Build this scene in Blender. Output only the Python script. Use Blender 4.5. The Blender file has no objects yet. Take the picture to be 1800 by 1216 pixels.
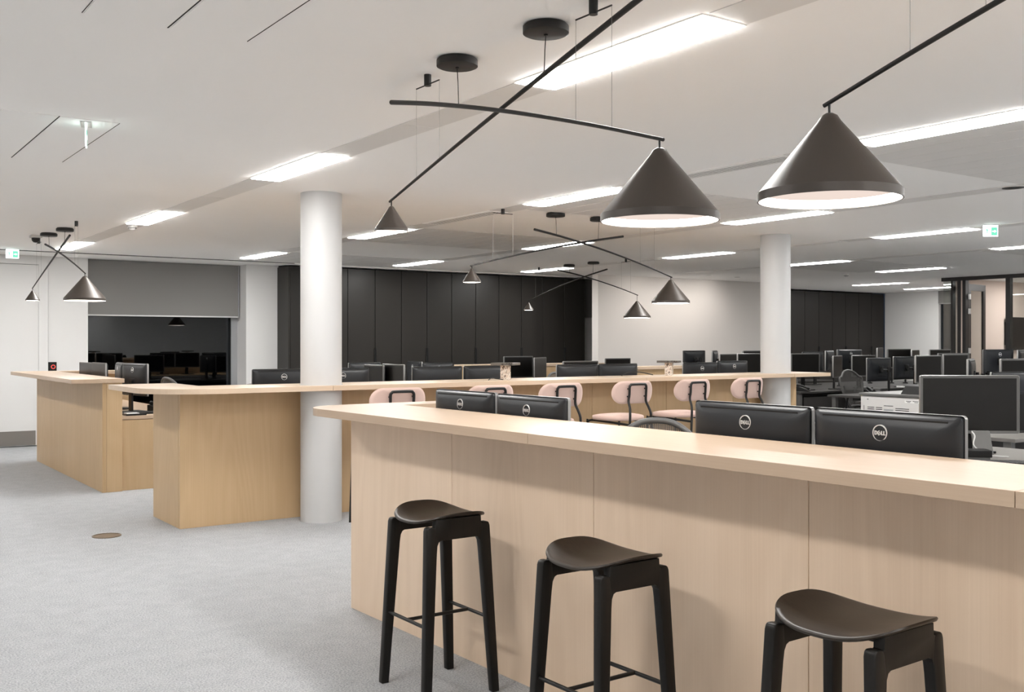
import bpy, bmesh, math, random
from math import sin, cos, pi, radians as R
from mathutils import Vector, Matrix

random.seed(7)
S = bpy.context.scene
C = S.collection

# ------------------------------------------------------------------ camera, world, exposure
cam_d = bpy.data.cameras.new('camera')
cam_d.sensor_width = 36.0
cam_d.lens = 36.0
cam_d.shift_y = -6.0 / 1800.0
cam_d.clip_start = 0.05
cam = bpy.data.objects.new('camera', cam_d)
C.objects.link(cam)
cam.location = (0, 0, 1.45)
cam.rotation_euler = (R(90), 0, R(-35))
S.camera = cam
world = bpy.data.worlds.new('night_sky')
S.world = world
world.use_nodes = True
world.node_tree.nodes['Background'].inputs[0].default_value = (0.010, 0.013, 0.020, 1)
world.node_tree.nodes['Background'].inputs[1].default_value = 1.0
S.view_settings.view_transform = 'Standard'
S.view_settings.look = 'None'
S.view_settings.gamma = 1.0
S.view_settings.exposure = 0.63
S.view_settings.use_curve_mapping = False
S.cycles.use_denoising = True
S.cycles.max_bounces = 10
S.cycles.diffuse_bounces = 6
S.cycles.sample_clamp_indirect = 6.0
PANEL = 32.0        # radiance of the ceiling light panels
LAMP = 12.0          # radiance of the light ring inside a pendant shade
CZ = 2.667          # ceiling height

# ------------------------------------------------------------------ materials
def new_mat(name):
    m = bpy.data.materials.new(name)
    m.use_nodes = True
    return m, m.node_tree.nodes, m.node_tree.links, m.node_tree.nodes['Principled BSDF']

def plain(name, col, rough=0.5, metal=0.0, spec=0.5, noise=0.0, scale=30.0, bump=0.0, coat=0.0):
    m, n, l, b = new_mat(name)
    b.inputs['Base Color'].default_value = (*col, 1)
    b.inputs['Roughness'].default_value = rough
    b.inputs['Metallic'].default_value = metal
    b.inputs['Specular IOR Level'].default_value = spec
    b.inputs['Coat Weight'].default_value = coat
    tc = n.new('ShaderNodeTexCoord')
    t = n.new('ShaderNodeTexNoise')
    t.inputs['Scale'].default_value = scale
    t.inputs['Detail'].default_value = 4
    l.new(tc.outputs['Object'], t.inputs['Vector'])
    mx = n.new('ShaderNodeMix'); mx.data_type = 'RGBA'
    k = noise
    mx.inputs['A'].default_value = (*[c * (1 - k) for c in col], 1)
    mx.inputs['B'].default_value = (*[min(1, c * (1 + k)) for c in col], 1)
    l.new(t.outputs['Fac'], mx.inputs['Factor'])
    l.new(mx.outputs['Result'], b.inputs['Base Color'])
    if bump:
        bp = n.new('ShaderNodeBump')
        bp.inputs['Strength'].default_value = bump
        bp.inputs['Distance'].default_value = 0.002
        l.new(t.outputs['Fac'], bp.inputs['Height'])
        l.new(bp.outputs['Normal'], b.inputs['Normal'])
    return m

def glow(name, col, strength):
    m = bpy.data.materials.new(name)
    m.use_nodes = True
    n, l = m.node_tree.nodes, m.node_tree.links
    n.clear()
    o = n.new('ShaderNodeOutputMaterial')
    e = n.new('ShaderNodeEmission')
    e.inputs[0].default_value = (*col, 1)
    e.inputs[1].default_value = strength
    l.new(e.outputs[0], o.inputs[0])
    return m

def wood(name, c1, c2, axis, rough=0.45, fine=150.0, spec=0.5, streak=0.32):
    """oak veneer: fine streaks plus broad cathedral figure, grain along `axis`"""
    m, n, l, b = new_mat(name)
    tc = n.new('ShaderNodeTexCoord')
    oi = n.new('ShaderNodeObjectInfo')
    off = n.new('ShaderNodeVectorMath'); off.operation = 'MULTIPLY_ADD'
    l.new(oi.outputs['Random'], off.inputs[0])
    off.inputs[1].default_value = (17.0, 9.0, 23.0)
    l.new(tc.outputs['Object'], off.inputs[2])
    def mp(sc_across, sc_along):
        v = [sc_across] * 3
        v[axis] = sc_along
        k = n.new('ShaderNodeMapping')
        k.inputs['Scale'].default_value = v
        l.new(off.outputs[0], k.inputs['Vector'])
        return k
    a = n.new('ShaderNodeTexNoise'); a.inputs['Scale'].default_value = 1; a.inputs['Detail'].default_value = 6; a.inputs['Roughness'].default_value = 0.65
    l.new(mp(fine, 1.6).outputs[0], a.inputs['Vector'])
    wn = n.new('ShaderNodeTexNoise'); wn.inputs['Scale'].default_value = 1; wn.inputs['Detail'].default_value = 1.5
    l.new(mp(2.6, 0.42).outputs[0], wn.inputs['Vector'])
    wk = n.new('ShaderNodeMath'); wk.operation = 'MULTIPLY'; wk.inputs[1].default_value = 85.0
    l.new(wn.outputs['Fac'], wk.inputs[0])
    w = n.new('ShaderNodeMath'); w.operation = 'SINE'
    l.new(wk.outputs[0], w.inputs[0])
    p = n.new('ShaderNodeTexNoise'); p.inputs['Scale'].default_value = 1; p.inputs['Detail'].default_value = 3
    l.new(mp(3.2, 0.45).outputs[0], p.inputs['Vector'])
    s1 = n.new('ShaderNodeMath'); s1.operation = 'MULTIPLY_ADD'
    l.new(w.outputs[0], s1.inputs[0]); s1.inputs[1].default_value = 0.035
    ha = n.new('ShaderNodeMath'); ha.operation = 'MULTIPLY_ADD'; ha.inputs[1].default_value = streak; ha.inputs[2].default_value = 0.5 - 0.5 * streak
    l.new(a.outputs['Fac'], ha.inputs[0])
    l.new(ha.outputs[0], s1.inputs[2])
    s2 = n.new('ShaderNodeMath'); s2.operation = 'MULTIPLY_ADD'
    l.new(p.outputs['Fac'], s2.inputs[0]); s2.inputs[1].default_value = 0.30
    l.new(s1.outputs[0], s2.inputs[2])
    s3 = n.new('ShaderNodeMath'); s3.operation = 'MULTIPLY_ADD'
    l.new(oi.outputs['Random'], s3.inputs[0]); s3.inputs[1].default_value = 0.16
    l.new(s2.outputs[0], s3.inputs[2])
    cr = n.new('ShaderNodeValToRGB')
    cr.color_ramp.elements[0].position = 0.45; cr.color_ramp.elements[0].color = (*c1, 1)
    cr.color_ramp.elements[1].position = 1.25 if False else 1.0; cr.color_ramp.elements[1].color = (*c2, 1)
    l.new(s3.outputs[0], cr.inputs[0])
    l.new(cr.outputs[0], b.inputs['Base Color'])
    b.inputs['Roughness'].default_value = rough
    b.inputs['Specular IOR Level'].default_value = spec
    bp = n.new('ShaderNodeBump'); bp.inputs['Strength'].default_value = 0.06; bp.inputs['Distance'].default_value = 0.001
    l.new(a.outputs['Fac'], bp.inputs['Height'])
    l.new(bp.outputs['Normal'], b.inputs['Normal'])
    return m

def carpet_mat():
    m, n, l, b = new_mat('carpet')
    tc = n.new('ShaderNodeTexCoord')
    a = n.new('ShaderNodeTexNoise'); a.inputs['Scale'].default_value = 120; a.inputs['Detail'].default_value = 6; a.inputs['Roughness'].default_value = 0.75
    c = n.new('ShaderNodeTexNoise'); c.inputs['Scale'].default_value = 9; c.inputs['Detail'].default_value = 5
    l.new(tc.outputs['Object'], a.inputs['Vector']); l.new(tc.outputs['Object'], c.inputs['Vector'])
    s = n.new('ShaderNodeMath'); s.operation = 'MULTIPLY_ADD'
    l.new(c.outputs['Fac'], s.inputs[0]); s.inputs[1].default_value = 0.10; l.new(a.outputs['Fac'], s.inputs[2])
    cr = n.new('ShaderNodeValToRGB')
    cr.color_ramp.elements[0].position = 0.36; cr.color_ramp.elements[0].color = (0.17, 0.178, 0.187, 1)
    cr.color_ramp.elements[1].position = 0.72; cr.color_ramp.elements[1].color = (0.58, 0.59, 0.605, 1)
    l.new(s.outputs[0], cr.inputs[0]); l.new(cr.outputs[0], b.inputs['Base Color'])
    b.inputs['Roughness'].default_value = 0.95
    b.inputs['Specular IOR Level'].default_value = 0.1
    bp = n.new('ShaderNodeBump'); bp.inputs['Strength'].default_value = 0.5; bp.inputs['Distance'].default_value = 0.004
    l.new(a.outputs['Fac'], bp.inputs['Height']); l.new(bp.outputs['Normal'], b.inputs['Normal'])
    return m

def terrazzo_mat(name='terrazzo', k=1.0):
    m, n, l, b = new_mat(name)
    tc = n.new('ShaderNodeTexCoord')
    v = n.new('ShaderNodeTexVoronoi'); v.inputs['Scale'].default_value = 75
    l.new(tc.outputs['Object'], v.inputs['Vector'])
    cr = n.new('ShaderNodeValToRGB'); cr.color_ramp.interpolation = 'CONSTANT'
    e = cr.color_ramp.elements
    e[0].position = 0; e[0].color = (0.16, 0.11, 0.08, 1)
    e[1].position = 0.22; e[1].color = (0.78, 0.66, 0.56, 1)
    x = e.new(0.5); x.color = (0.45, 0.36, 0.29, 1)
    x = e.new(0.62); x.color = (0.86, 0.78, 0.70, 1)
    for q in e: q.color = (q.color[0] * k, q.color[1] * k, q.color[2] * k, 1)
    l.new(v.outputs['Color'], cr.inputs[0]); l.new(cr.outputs[0], b.inputs['Base Color'])
    b.inputs['Roughness'].default_value = 0.35
    return m

def fabric_mat(name, col):
    m, n, l, b = new_mat(name)
    tc = n.new('ShaderNodeTexCoord')
    ws = []
    for d in 'XZ':
        w = n.new('ShaderNodeTexWave'); w.bands_direction = d; w.inputs['Scale'].default_value = 95; w.inputs['Distortion'].default_value = 1.5
        l.new(tc.outputs['Object'], w.inputs['Vector']); ws.append(w)
    s = n.new('ShaderNodeMath'); s.operation = 'MULTIPLY'
    l.new(ws[0].outputs['Fac'], s.inputs[0]); l.new(ws[1].outputs['Fac'], s.inputs[1])
    mx = n.new('ShaderNodeMix'); mx.data_type = 'RGBA'
    mx.inputs['A'].default_value = (*[c * 0.88 for c in col], 1); mx.inputs['B'].default_value = (*col, 1)
    l.new(s.outputs[0], mx.inputs['Factor']); l.new(mx.outputs['Result'], b.inputs['Base Color'])
    b.inputs['Roughness'].default_value = 0.9; b.inputs['Sheen Weight'].default_value = 0.2
    bp = n.new('ShaderNodeBump'); bp.inputs['Strength'].default_value = 0.25; bp.inputs['Distance'].default_value = 0.001
    l.new(s.outputs[0], bp.inputs['Height']); l.new(bp.outputs['Normal'], b.inputs['Normal'])
    return m

def net_mat():
    m, n, l, b = new_mat('chair_net')
    b.inputs['Base Color'].default_value = (0.10, 0.095, 0.09, 1); b.inputs['Roughness'].default_value = 0.6
    tc = n.new('ShaderNodeTexCoord')
    w = n.new('ShaderNodeTexWave'); w.bands_direction = 'Z'; w.inputs['Scale'].default_value = 48
    w2 = n.new('ShaderNodeTexWave'); w2.bands_direction = 'X'; w2.inputs['Scale'].default_value = 30
    l.new(tc.outputs['Object'], w.inputs['Vector']); l.new(tc.outputs['Object'], w2.inputs['Vector'])
    s = n.new('ShaderNodeMath'); s.operation = 'MAXIMUM'
    l.new(w.outputs['Fac'], s.inputs[0]); l.new(w2.outputs['Fac'], s.inputs[1])
    g = n.new('ShaderNodeMath'); g.operation = 'GREATER_THAN'; g.inputs[1].default_value = 0.55
    l.new(s.outputs[0], g.inputs[0]); l.new(g.outputs[0], b.inputs['Alpha'])
    return m

def glass_mat(name, col, refl_rough=0.0, mix=0.12):
    m = bpy.data.materials.new(name); m.use_nodes = True
    n, l = m.node_tree.nodes, m.node_tree.links; n.clear()
    o = n.new('ShaderNodeOutputMaterial'); t = n.new('ShaderNodeBsdfTransparent'); g = n.new('ShaderNodeBsdfGlossy')
    t.inputs[0].default_value = (*col, 1); g.inputs['Roughness'].default_value = refl_rough
    lw = n.new('ShaderNodeLayerWeight'); lw.inputs[0].default_value = 0.5; f = n.new('ShaderNodeMath'); f.operation = 'POWER'; f.inputs[1].default_value = 4.0; l.new(lw.outputs['Facing'], f.inputs[0])
    a = n.new('ShaderNodeMath'); a.operation = 'MULTIPLY_ADD'; a.inputs[1].default_value = 0.9; a.inputs[2].default_value = 0.04 + mix
    l.new(f.outputs[0], a.inputs[0])
    x = n.new('ShaderNodeMixShader'); l.new(a.outputs[0], x.inputs[0]); l.new(t.outputs[0], x.inputs[1]); l.new(g.outputs[0], x.inputs[2])
    l.new(x.outputs[0], o.inputs[0])
    return m

OAK1, OAK2 = (0.47, 0.315, 0.165), (0.64, 0.462, 0.275)
M = dict(
    carpet=carpet_mat(),
    ceiling=plain('ceiling_paint', (0.95, 0.94, 0.925), 0.8, noise=0.01, scale=2),
    ceil_metal=plain('ceiling_metal', (0.76, 0.745, 0.725), 0.5, noise=0.02, scale=3),
    wall=plain('white_paint', (0.71, 0.705, 0.697), 0.7, noise=0.012, scale=3),
    wall_grey=plain('warm_grey_paint', (0.80, 0.765, 0.73), 0.7, noise=0.012, scale=3),
    wall_beige=plain('beige_paint', (0.66, 0.55, 0.48), 0.75, noise=0.012, scale=3),
    column=plain('column_paint', (0.55, 0.55, 0.548), 0.5, noise=0.008, scale=3),
    skirting=plain('skirting_metal', (0.27, 0.25, 0.235), 0.35, metal=0.5, noise=0.03, scale=5),
    oak_v=wood('oak_vertical', OAK1, OAK2, 2),
    oak_lit=wood('lit_oak_vertical', (0.66, 0.49, 0.345), (0.84, 0.665, 0.505), 2),  # same oak, with the near counter's stronger light painted into the colour
    oak_x=wood('oak_along_x', (0.50, 0.375, 0.262), (0.64, 0.50, 0.375), 0, 0.36, 150),
    oak_y=wood('oak_along_y', (0.46, 0.335, 0.232), (0.58, 0.442, 0.325), 1, 0.36, 150),
    stool=wood('black_stained_oak', (0.0045, 0.004, 0.0035), (0.011, 0.009, 0.0075), 2, 0.40, spec=0.28, streak=1.0),
    stool_seat=wood('dark_stained_oak', (0.009, 0.0075, 0.006), (0.036, 0.025, 0.017), 1, 0.38, 130, spec=0.4, streak=1.0),
    cabinet=plain('black_laminate', (0.019, 0.0168, 0.0146), 0.42, spec=0.32, noise=0.03, scale=2),
    gap=plain('black_gap', (0.006, 0.006, 0.006), 0.8),
    lampmetal=plain('lamp_metal', (0.050, 0.040, 0.033), 0.42, metal=0.2, noise=0.03, scale=4),
    lampblack=plain('lamp_black', (0.012, 0.011, 0.0105), 0.45, spec=0.35, noise=0.03, scale=20),
    wire=plain('steel_wire', (0.22, 0.215, 0.21), 0.5, metal=0.3),
    plastic=plain('charcoal_plastic', (0.0095, 0.0108, 0.0135), 0.36, spec=0.45, noise=0.05, scale=300, bump=0.05),
    rim=plain('silver_plastic', (0.33, 0.325, 0.32), 0.30, metal=0.6),
    screen=plain('screen_glass', (0.007, 0.0062, 0.0055), 0.30, spec=0.3),
    logo=plain('silver_logo', (0.75, 0.75, 0.75), 0.3, metal=0.3),
    blackplastic=plain('black_plastic', (0.009, 0.009, 0.009), 0.38, spec=0.3, noise=0.05, scale=40),
    key=plain('key_plastic', (0.03, 0.03, 0.031), 0.5),
    greyplastic=plain('grey_plastic', (0.10, 0.098, 0.095), 0.42, noise=0.04, scale=30),
    pink=fabric_mat('pink_fabric', (0.70, 0.505, 0.435)),
    tube=plain('black_tube', (0.014, 0.013, 0.012), 0.35, metal=0.3),
    net=net_mat(),
    desk=plain('dark_desk', (0.050, 0.047, 0.045), 0.65, spec=0.2, noise=0.05, scale=6),
    desk_light=plain('grey_desk', (0.17, 0.16, 0.15), 0.6, spec=0.2, noise=0.04, scale=6),
    desk_wood=wood('desk_oak', OAK1, OAK2, 0),
    blind=plain('blind_fabric', (0.21, 0.204, 0.197), 0.85, noise=0.03, scale=200, bump=0.1),
    aluminium=plain('aluminium', (0.62, 0.62, 0.62), 0.35, metal=0.8),
    frame_grey=plain('window_frame_grey', (0.36, 0.37, 0.38), 0.4, metal=0.3),
    dark_glass=glass_mat('window_glass', (0.35, 0.38, 0.40), mix=0.035),
    glass=glass_mat('clear_glass', (0.90, 0.92, 0.91), mix=0.02),
    black_frame=plain('black_frame', (0.014, 0.013, 0.013), 0.4),
    terrazzo=terrazzo_mat(),
    terrazzo_dark=terrazzo_mat('terrazzo_dark', 0.14),
    white_plastic=plain('white_plastic', (0.60, 0.59, 0.575), 0.4, noise=0.01, scale=10),
    brass=plain('bronze_plate', (0.20, 0.155, 0.11), 0.35, metal=0.9, noise=0.1, scale=40),
    panel=glow('panel_glow', (1.0, 0.985, 0.96), PANEL),
    ring=glow('lamp_ring_glow', (1.0, 0.90, 0.80), LAMP),
    diffuser=glow('lamp_diffuser_glow', (1.0, 0.83, 0.74), 0.58),
    shade_in=plain('shade_inside_white', (0.85, 0.80, 0.76), 0.5),
    exit_white=glow('exit_white_glow', (0.90, 1.0, 0.96), 3.2),
    exit_green=glow('exit_green_glow', (0.16, 0.62, 0.42), 1.0),
    red=glow('red_led', (1.0, 0.12, 0.10), 0.8),
    paper=plain('paper', (0.8, 0.8, 0.78), 0.7),
    cable=plain('cable_black', (0.015, 0.015, 0.015), 0.5),
    cable_grey=plain('cable_grey', (0.45, 0.45, 0.44), 0.5),
    yellow=plain('yellow_paper', (0.65, 0.52, 0.12), 0.7),
)

# ------------------------------------------------------------------ geometry helpers
class MB:
    def __init__(s): s.b = bmesh.new()
    def box(s, x0, x1, y0, y1, z0, z1, bev=0.0, seg=2):
        t = bmesh.new()
        bmesh.ops.create_cube(t, size=1)
        for v in t.verts:
            v.co = ((x0 + x1) / 2 + v.co.x * (x1 - x0), (y0 + y1) / 2 + v.co.y * (y1 - y0), (z0 + z1) / 2 + v.co.z * (z1 - z0))
        if bev:
            bmesh.ops.bevel(t, geom=t.edges[:], offset=bev, segments=seg, profile=0.5, affect='EDGES')
        s._add(t); return s
    def _add(s, t):
        me = bpy.data.meshes.new('tmp'); t.to_mesh(me); t.free(); s.b.from_mesh(me); bpy.data.meshes.remove(me)
    def cyl(s, cx, cy, z0, z1, r0, r1=None, n=24):
        r1 = r0 if r1 is None else r1
        return s.lathe([(0, z0), (r0, z0), (r1, z1), (0, z1)], n, (cx, cy, 0))
    def lathe(s, prof, n=32, c=(0, 0, 0)):
        rings = []
        for r, z in prof:
            if r < 1e-6: rings.append([s.b.verts.new((c[0], c[1], c[2] + z))])
            else: rings.append([s.b.verts.new((c[0] + r * cos(2 * pi * i / n), c[1] + r * sin(2 * pi * i / n), c[2] + z)) for i in range(n)])
        for a, b in zip(rings, rings[1:]):
            for i in range(n):
                j = (i + 1) % n
                q = [a[i % len(a)], a[j % len(a)], b[j % len(b)], b[i % len(b)]]
                u = []
                for v in q:
                    if v not in u: u.append(v)
                if len(u) > 2:
                    try: s.b.faces.new(u)
                    except ValueError: pass
        return s
    def tube(s, pts, r, n=8, closed=False, cap=True):
        pts = [Vector(p) for p in pts]
        rs = r if isinstance(r, (list, tuple)) else [r] * len(pts)
        rings = []; N = len(pts); ref = None
        for i, p in enumerate(pts):
            if closed: t = pts[(i + 1) % N] - pts[i - 1]
            else: t = pts[min(i + 1, N - 1)] - pts[max(i - 1, 0)]
            t.normalize()
            if ref is None:
                ref = Vector((0, 0, 1)) if abs(t.z) < 0.9 else Vector((1, 0, 0))
            a = ref - t * ref.dot(t)
            a.normalize(); b = t.cross(a); ref = a
            rings.append([s.b.verts.new(p + (a * cos(2 * pi * k / n) + b * sin(2 * pi * k / n)) * rs[i]) for k in range(n)])
        rr = rings + ([rings[0]] if closed else [])
        for A, B in zip(rr, rr[1:]):
            for k in range(n):
                s.b.faces.new([A[k], A[(k + 1) % n], B[(k + 1) % n], B[k]])
        if cap and not closed:
            s.b.faces.new(rings[0][::-1]); s.b.faces.new(rings[-1])
        return s
    def prism(s, poly, a0, a1, axis='z', bev=0.0):
        """extrude polygon between a0 and a1 along axis; polygon coords: z->(x,y) y->(x,z) x->(y,z)"""
        f = {'z': lambda p, a: (p[0], p[1], a), 'y': lambda p, a: (p[0], a, p[1]), 'x': lambda p, a: (a, p[0], p[1])}[axis]
        t = bmesh.new()
        A = [t.verts.new(f(p, a0)) for p in poly]; B = [t.verts.new(f(p, a1)) for p in poly]
        t.faces.new(A[::-1]); t.faces.new(B); N = len(poly)
        for i in range(N): t.faces.new([A[i], A[(i + 1) % N], B[(i + 1) % N], B[i]])
        bmesh.ops.recalc_face_normals(t, faces=t.faces[:])
        if bev:
            es = [e for e in t.edges if e.calc_face_angle(0) > 0.5]
            bmesh.ops.bevel(t, geom=es, offset=bev, segments=2, profile=0.5, affect='EDGES')
        s._add(t); return s
    def grid(s, fn, nu, nv):
        V = [[s.b.verts.new(fn(i / nu, j / nv)) for j in range(nv + 1)] for i in range(nu + 1)]
        for i in range(nu):
            for j in range(nv): s.b.faces.new([V[i][j], V[i + 1][j], V[i + 1][j + 1], V[i][j + 1]])
        return s
    def xf(s, m): bmesh.ops.transform(s.b, matrix=m, verts=s.b.verts[:]); return s
    def mesh(s, name, mat, smooth=False, angle=40):
        bmesh.ops.recalc_face_normals(s.b, faces=s.b.faces[:])
        me = bpy.data.meshes.new(name); 
        if smooth:
            for f in s.b.faces: f.smooth = True
            for e in s.b.edges:
                if len(e.link_faces) == 2 and e.calc_face_angle(0) > R(angle): e.smooth = False
        s.b.to_mesh(me); s.b.free()
        me.materials.append(M[mat]); return me
    def build(s, name, mat, parent=None, loc=(0, 0, 0), rot=(0, 0, 0), smooth=False, angle=40):
        return put(name, s.mesh(name, mat, smooth, angle), parent, loc, rot)

def put(name, me, parent=None, loc=(0, 0, 0), rot=(0, 0, 0), scale=(1, 1, 1)):
    o = bpy.data.objects.new(name, me)
    C.objects.link(o); o.parent = parent
    o.location = loc; o.rotation_euler = rot; o.scale = scale
    return o

def thing(name, label, cat, loc=(0, 0, 0), rz=0.0, group=None):
    o = bpy.data.objects.new(name, None)
    C.objects.link(o); o.empty_display_size = 0.1
    o.location = loc; o.rotation_euler = (0, 0, rz)
    tag(o, label, cat, group); return o

def tag(o, label, cat, group=None):
    o['label'] = label; o['category'] = cat
    if group: o['group'] = group
    return o

def struct(o):
    o['kind'] = 'structure'; return o

def B(*a, **k): return MB().box(*a, **k)

def arc(cx, cy, r, a0, a1, n=8):
    return [(cx + r * cos(R(a0 + (a1 - a0) * i / n)), cy + r * sin(R(a0 + (a1 - a0) * i / n))) for i in range(n + 1)]

def smooth_path(pts, n=6):
    """Catmull-Rom through 3-D points"""
    P = [Vector(p) for p in pts]; P = [P[0] * 2 - P[1]] + P + [P[-1] * 2 - P[-2]]; out = []
    for i in range(1, len(P) - 2):
        for k in range(n):
            t = k / n; a, b, c, d = P[i - 1], P[i], P[i + 1], P[i + 2]
            out.append(0.5 * ((2 * b) + (c - a) * t + (2 * a - 5 * b + 4 * c - d) * t * t + (3 * b - a - 3 * c + d) * t ** 3))
    out.append(P[-2]); return out

# ------------------------------------------------------------------ the setting
X0, X1, Y0, Y1 = -2.2, 22.2, -4.6, 16.4
struct(B(X0, X1, Y0, Y1, -0.1, 0.0).build('floor', 'carpet'))
ceiling = struct(B(X0, X1, Y0, Y1, CZ, CZ + 0.1).build('ceiling', 'ceiling'))
struct(B(X0 - 0.1, X0, Y0, Y1, 0, CZ).build('wall_left', 'wall'))
struct(B(X0, X1, Y0 - 0.1, Y0, 0, CZ).build('wall_back', 'wall'))
struct(B(X1 - 0.2, X1, 13.95, 15.4, 0, CZ).build('wall_right', 'wall'))
struct(B(X1 - 0.2, X1, Y0, 12.2, 0, CZ).build('wall_right_near', 'wall'))
struct(B(X1 - 0.2, X1, 12.2, 13.95, 0, 0.9).build('wall_right_sill', 'wall'))
# far wall, with the white door, the window niche and the pier
struct(B(X0, 1.75, 15.6, 15.8, 0, CZ).build('wall_far_door_side', 'wall'))
struct(B(2.93, 3.46, 15.6, 15.8, 0, CZ).build('wall_far_beside_window', 'wall'))
struct(B(1.75, 2.93, 15.6, 15.8, 2.60, CZ).build('wall_far_over_door', 'wall'))
struct(B(3.36, 3.46, 15.8, 16.1, 0, CZ).build('trim_1', 'wall'))
struct(B(5.76, 6.295, 15.45, 16.2, 0, CZ).build('wall_far_pier', 'wall'))
struct(B(3.46, 5.76, 15.82, 16.1, 0, 0.42).build('wall_far_under_window', 'wall'))
struct(B(6.3, 18.0, 16.1, 16.3, 0, CZ).build('wall_far_behind_cabinets', 'wall'))
struct(B(11.75, 16.7, 14.1, 14.27, 0, CZ).build('wall_far_grey', 'wall_grey'))
struct(B(16.55, 16.7, 14.27, 16.1, 0, CZ).build('wall_far_return', 'wall_grey'))
struct(B(16.7, X1, 15.95, 16.1, 0, CZ).build('wall_far_right', 'wall'))
door = struct(B(1.86, 2.80, 15.585, 15.63, 0.01, 2.54, bev=0.004).build('door_1', 'wall'))
MB().box(2.80, 2.92, 15.56, 15.62, 0, 2.6).box(1.76, 1.86, 15.56, 15.62, 0, 2.6).box(1.86, 2.80, 15.56, 15.62, 2.545, 2.6).build('door_frame', 'wall', door)
B(1.9, 2.76, 15.575, 15.586, 0.02, 0.22).build('kick_plate', 'skirting', door)
struct(B(X0, 1.76, 15.57, 15.6, 0, 0.22).build('baseboard_far', 'skirting'))
struct(B(2.93, 3.46, 15.57, 15.6, 0, 0.22).build('baseboard_far_window', 'skirting'))
struct(B(2.0, 6.27, 14.755, 14.80, CZ - 0.006, CZ).build('trim_2', 'gap'))
struct(B(2.0, 12.2, 14.80, 14.99, CZ - 0.012, CZ).build('trim_3', 'ceiling'))
win = struct(MB().box(3.46, 5.70, 15.90, 15.93, 0.42, CZ).build('window_1', 'dark_glass'))
MB().box(5.66, 5.76, 15.84, 15.98, 0.42, CZ).box(3.46, 3.50, 15.84, 15.98, 0.42, CZ).box(3.5, 5.66, 15.84, 15.98, 0.42, 0.47).build('window_frame', 'frame_grey', win)
B(5.655, 5.665, 15.86, 15.90, 0.47, CZ).build('window_seal', 'gap', win)
struct(B(3.0, 6.2, 17.6, 17.7, 0, 3.2).build('window_backdrop', 'gap'))  # black sheet added outside the window to keep the view dark
bl = thing('roller_blind', 'wide dark grey roller blind half lowered over the dark window', 'blind', (4.6, 15.72, 1.84))
B(-1.135, 1.125, -0.004, 0.004, 0.02, CZ - 1.845).build('blind_fabric', 'blind', bl)
B(-1.135, 1.125, -0.012, 0.012, 0.0, 0.022, bev=0.004).build('bottom_bar', 'aluminium', bl)
B(1.128, 1.140, -0.012, 0.012, 0.0, CZ - 1.845).build('side_channel', 'frame_grey', bl)
w2 = struct(B(X1 - 0.12, X1 - 0.09, 12.2, 13.95, 0.9, CZ).build('window_2', 'dark_glass'))
MB().box(X1 - 0.2, X1, 13.0, 13.08, 0.9, CZ).box(X1 - 0.2, X1, 12.2, 12.26, 0.9, CZ).build('window_frame', 'frame_grey', w2)
b2 = thing('roller_blind', 'short grey blind above the window behind the glass corner', 'blind', (X1 - 0.215, 13.1, 2.35))
B(-0.004, 0.004, -0.85, 0.85, 0.02, CZ - 2.36).build('blind_fabric', 'blind', b2)
B(-0.01, 0.01, -0.85, 0.85, 0, 0.02).build('bottom_bar', 'aluminium', b2)
struct(B(12.19, 12.95, 15.32, 15.42, 0, CZ).build('wall_far_gap', 'wall'))
b3 = thing('roller_blind', 'dark blind in the narrow gap between black cabinets and grey wall', 'blind', (12.55, 15.30, 1.91))
B(-0.35, 0.38, -0.004, 0.004, 0.02, CZ - 1.915).build('blind_fabric', 'blind', b3)
B(-0.35, 0.38, -0.01, 0.01, 0, 0.02).build('bottom_bar', 'aluminium', b3)

# ceiling strips, metal plank bays, access hatches (parts of the ceiling)
GX = [None, 0.285] + [2.76 + 2.475 * k for k in range(6)]
GY = [-4.10, -0.70, 2.71, 6.11, 9.60, 13.10]
LW, LL = 0.215, 1.18
skip = {(6, 5), (7, 3), (7, 5), (5, 0), (6, 0), (7, 0)}
strip_me = {}
def strip_panel(x, ya, yb):
    L = round(yb - ya, 3)
    n = max(1, round(L / 1.1)); d = L / n
    key = round(d, 3)
    if key not in strip_me:
        strip_me[key] = B(0.002, LW - 0.002, 0.003, d - 0.003, -0.004, 0.004).mesh('strip_panel', 'ceil_metal')
    for i in range(n):
        put('strip_panel', strip_me[key], ceiling, (x, ya + i * d, CZ))
for k in range(2, 8):
    for j in range(5):
        ya, yb = GY[j] + LL + 0.03, GY[j + 1] - 0.03
        if k >= 6 and j >= 3: 
            if k == 7: continue
        if ya > -1.0: strip_panel(GX[k], ya, yb)
plank_me = {}
def bay(xa, xb, ya, yb, n=9):
    d = (xb - xa) / n
    key = (round(d, 3), round(yb - ya, 3))
    if key not in plank_me:
        plank_me[key] = MB().box(0.004, d - 0.004, 0, yb - ya, -0.005, 0.004, bev=0.002, seg=1).mesh('ceiling_plank', 'ceil_metal')
    for i in range(n):
        put('ceiling_plank', plank_me[key], ceiling, (xa + i * d, ya, CZ))
for ya, yb in ((2.5, 4.2), (5.95, 7.58), (9.45, 11.09), (12.98, 14.62)):
    bay(GX[3] + LW + 0.02, GX[4] - 0.02, ya, yb)
for ya, yb in ((5.95, 7.58), (9.45, 11.09)):
    bay(GX[6] + LW + 0.02, GX[7] - 0.02, ya, yb)
for xa, xb, ya, yb in ((1.165, 1.475, 5.90, 7.39), (0.88, 1.165, 5.90, 7.39), (0.87, 1.18, 2.6, 4.0), (1.185, 1.495, 2.6, 4.0), (0.3, 0.86, 2.6, 4.0), (0.88, 1.475, 10.0, 11.5)):
    B(xa + 0.003, xb - 0.003, ya, yb, CZ - 0.003, CZ + 0.004).build('access_panel', 'ceiling', ceiling)
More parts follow.
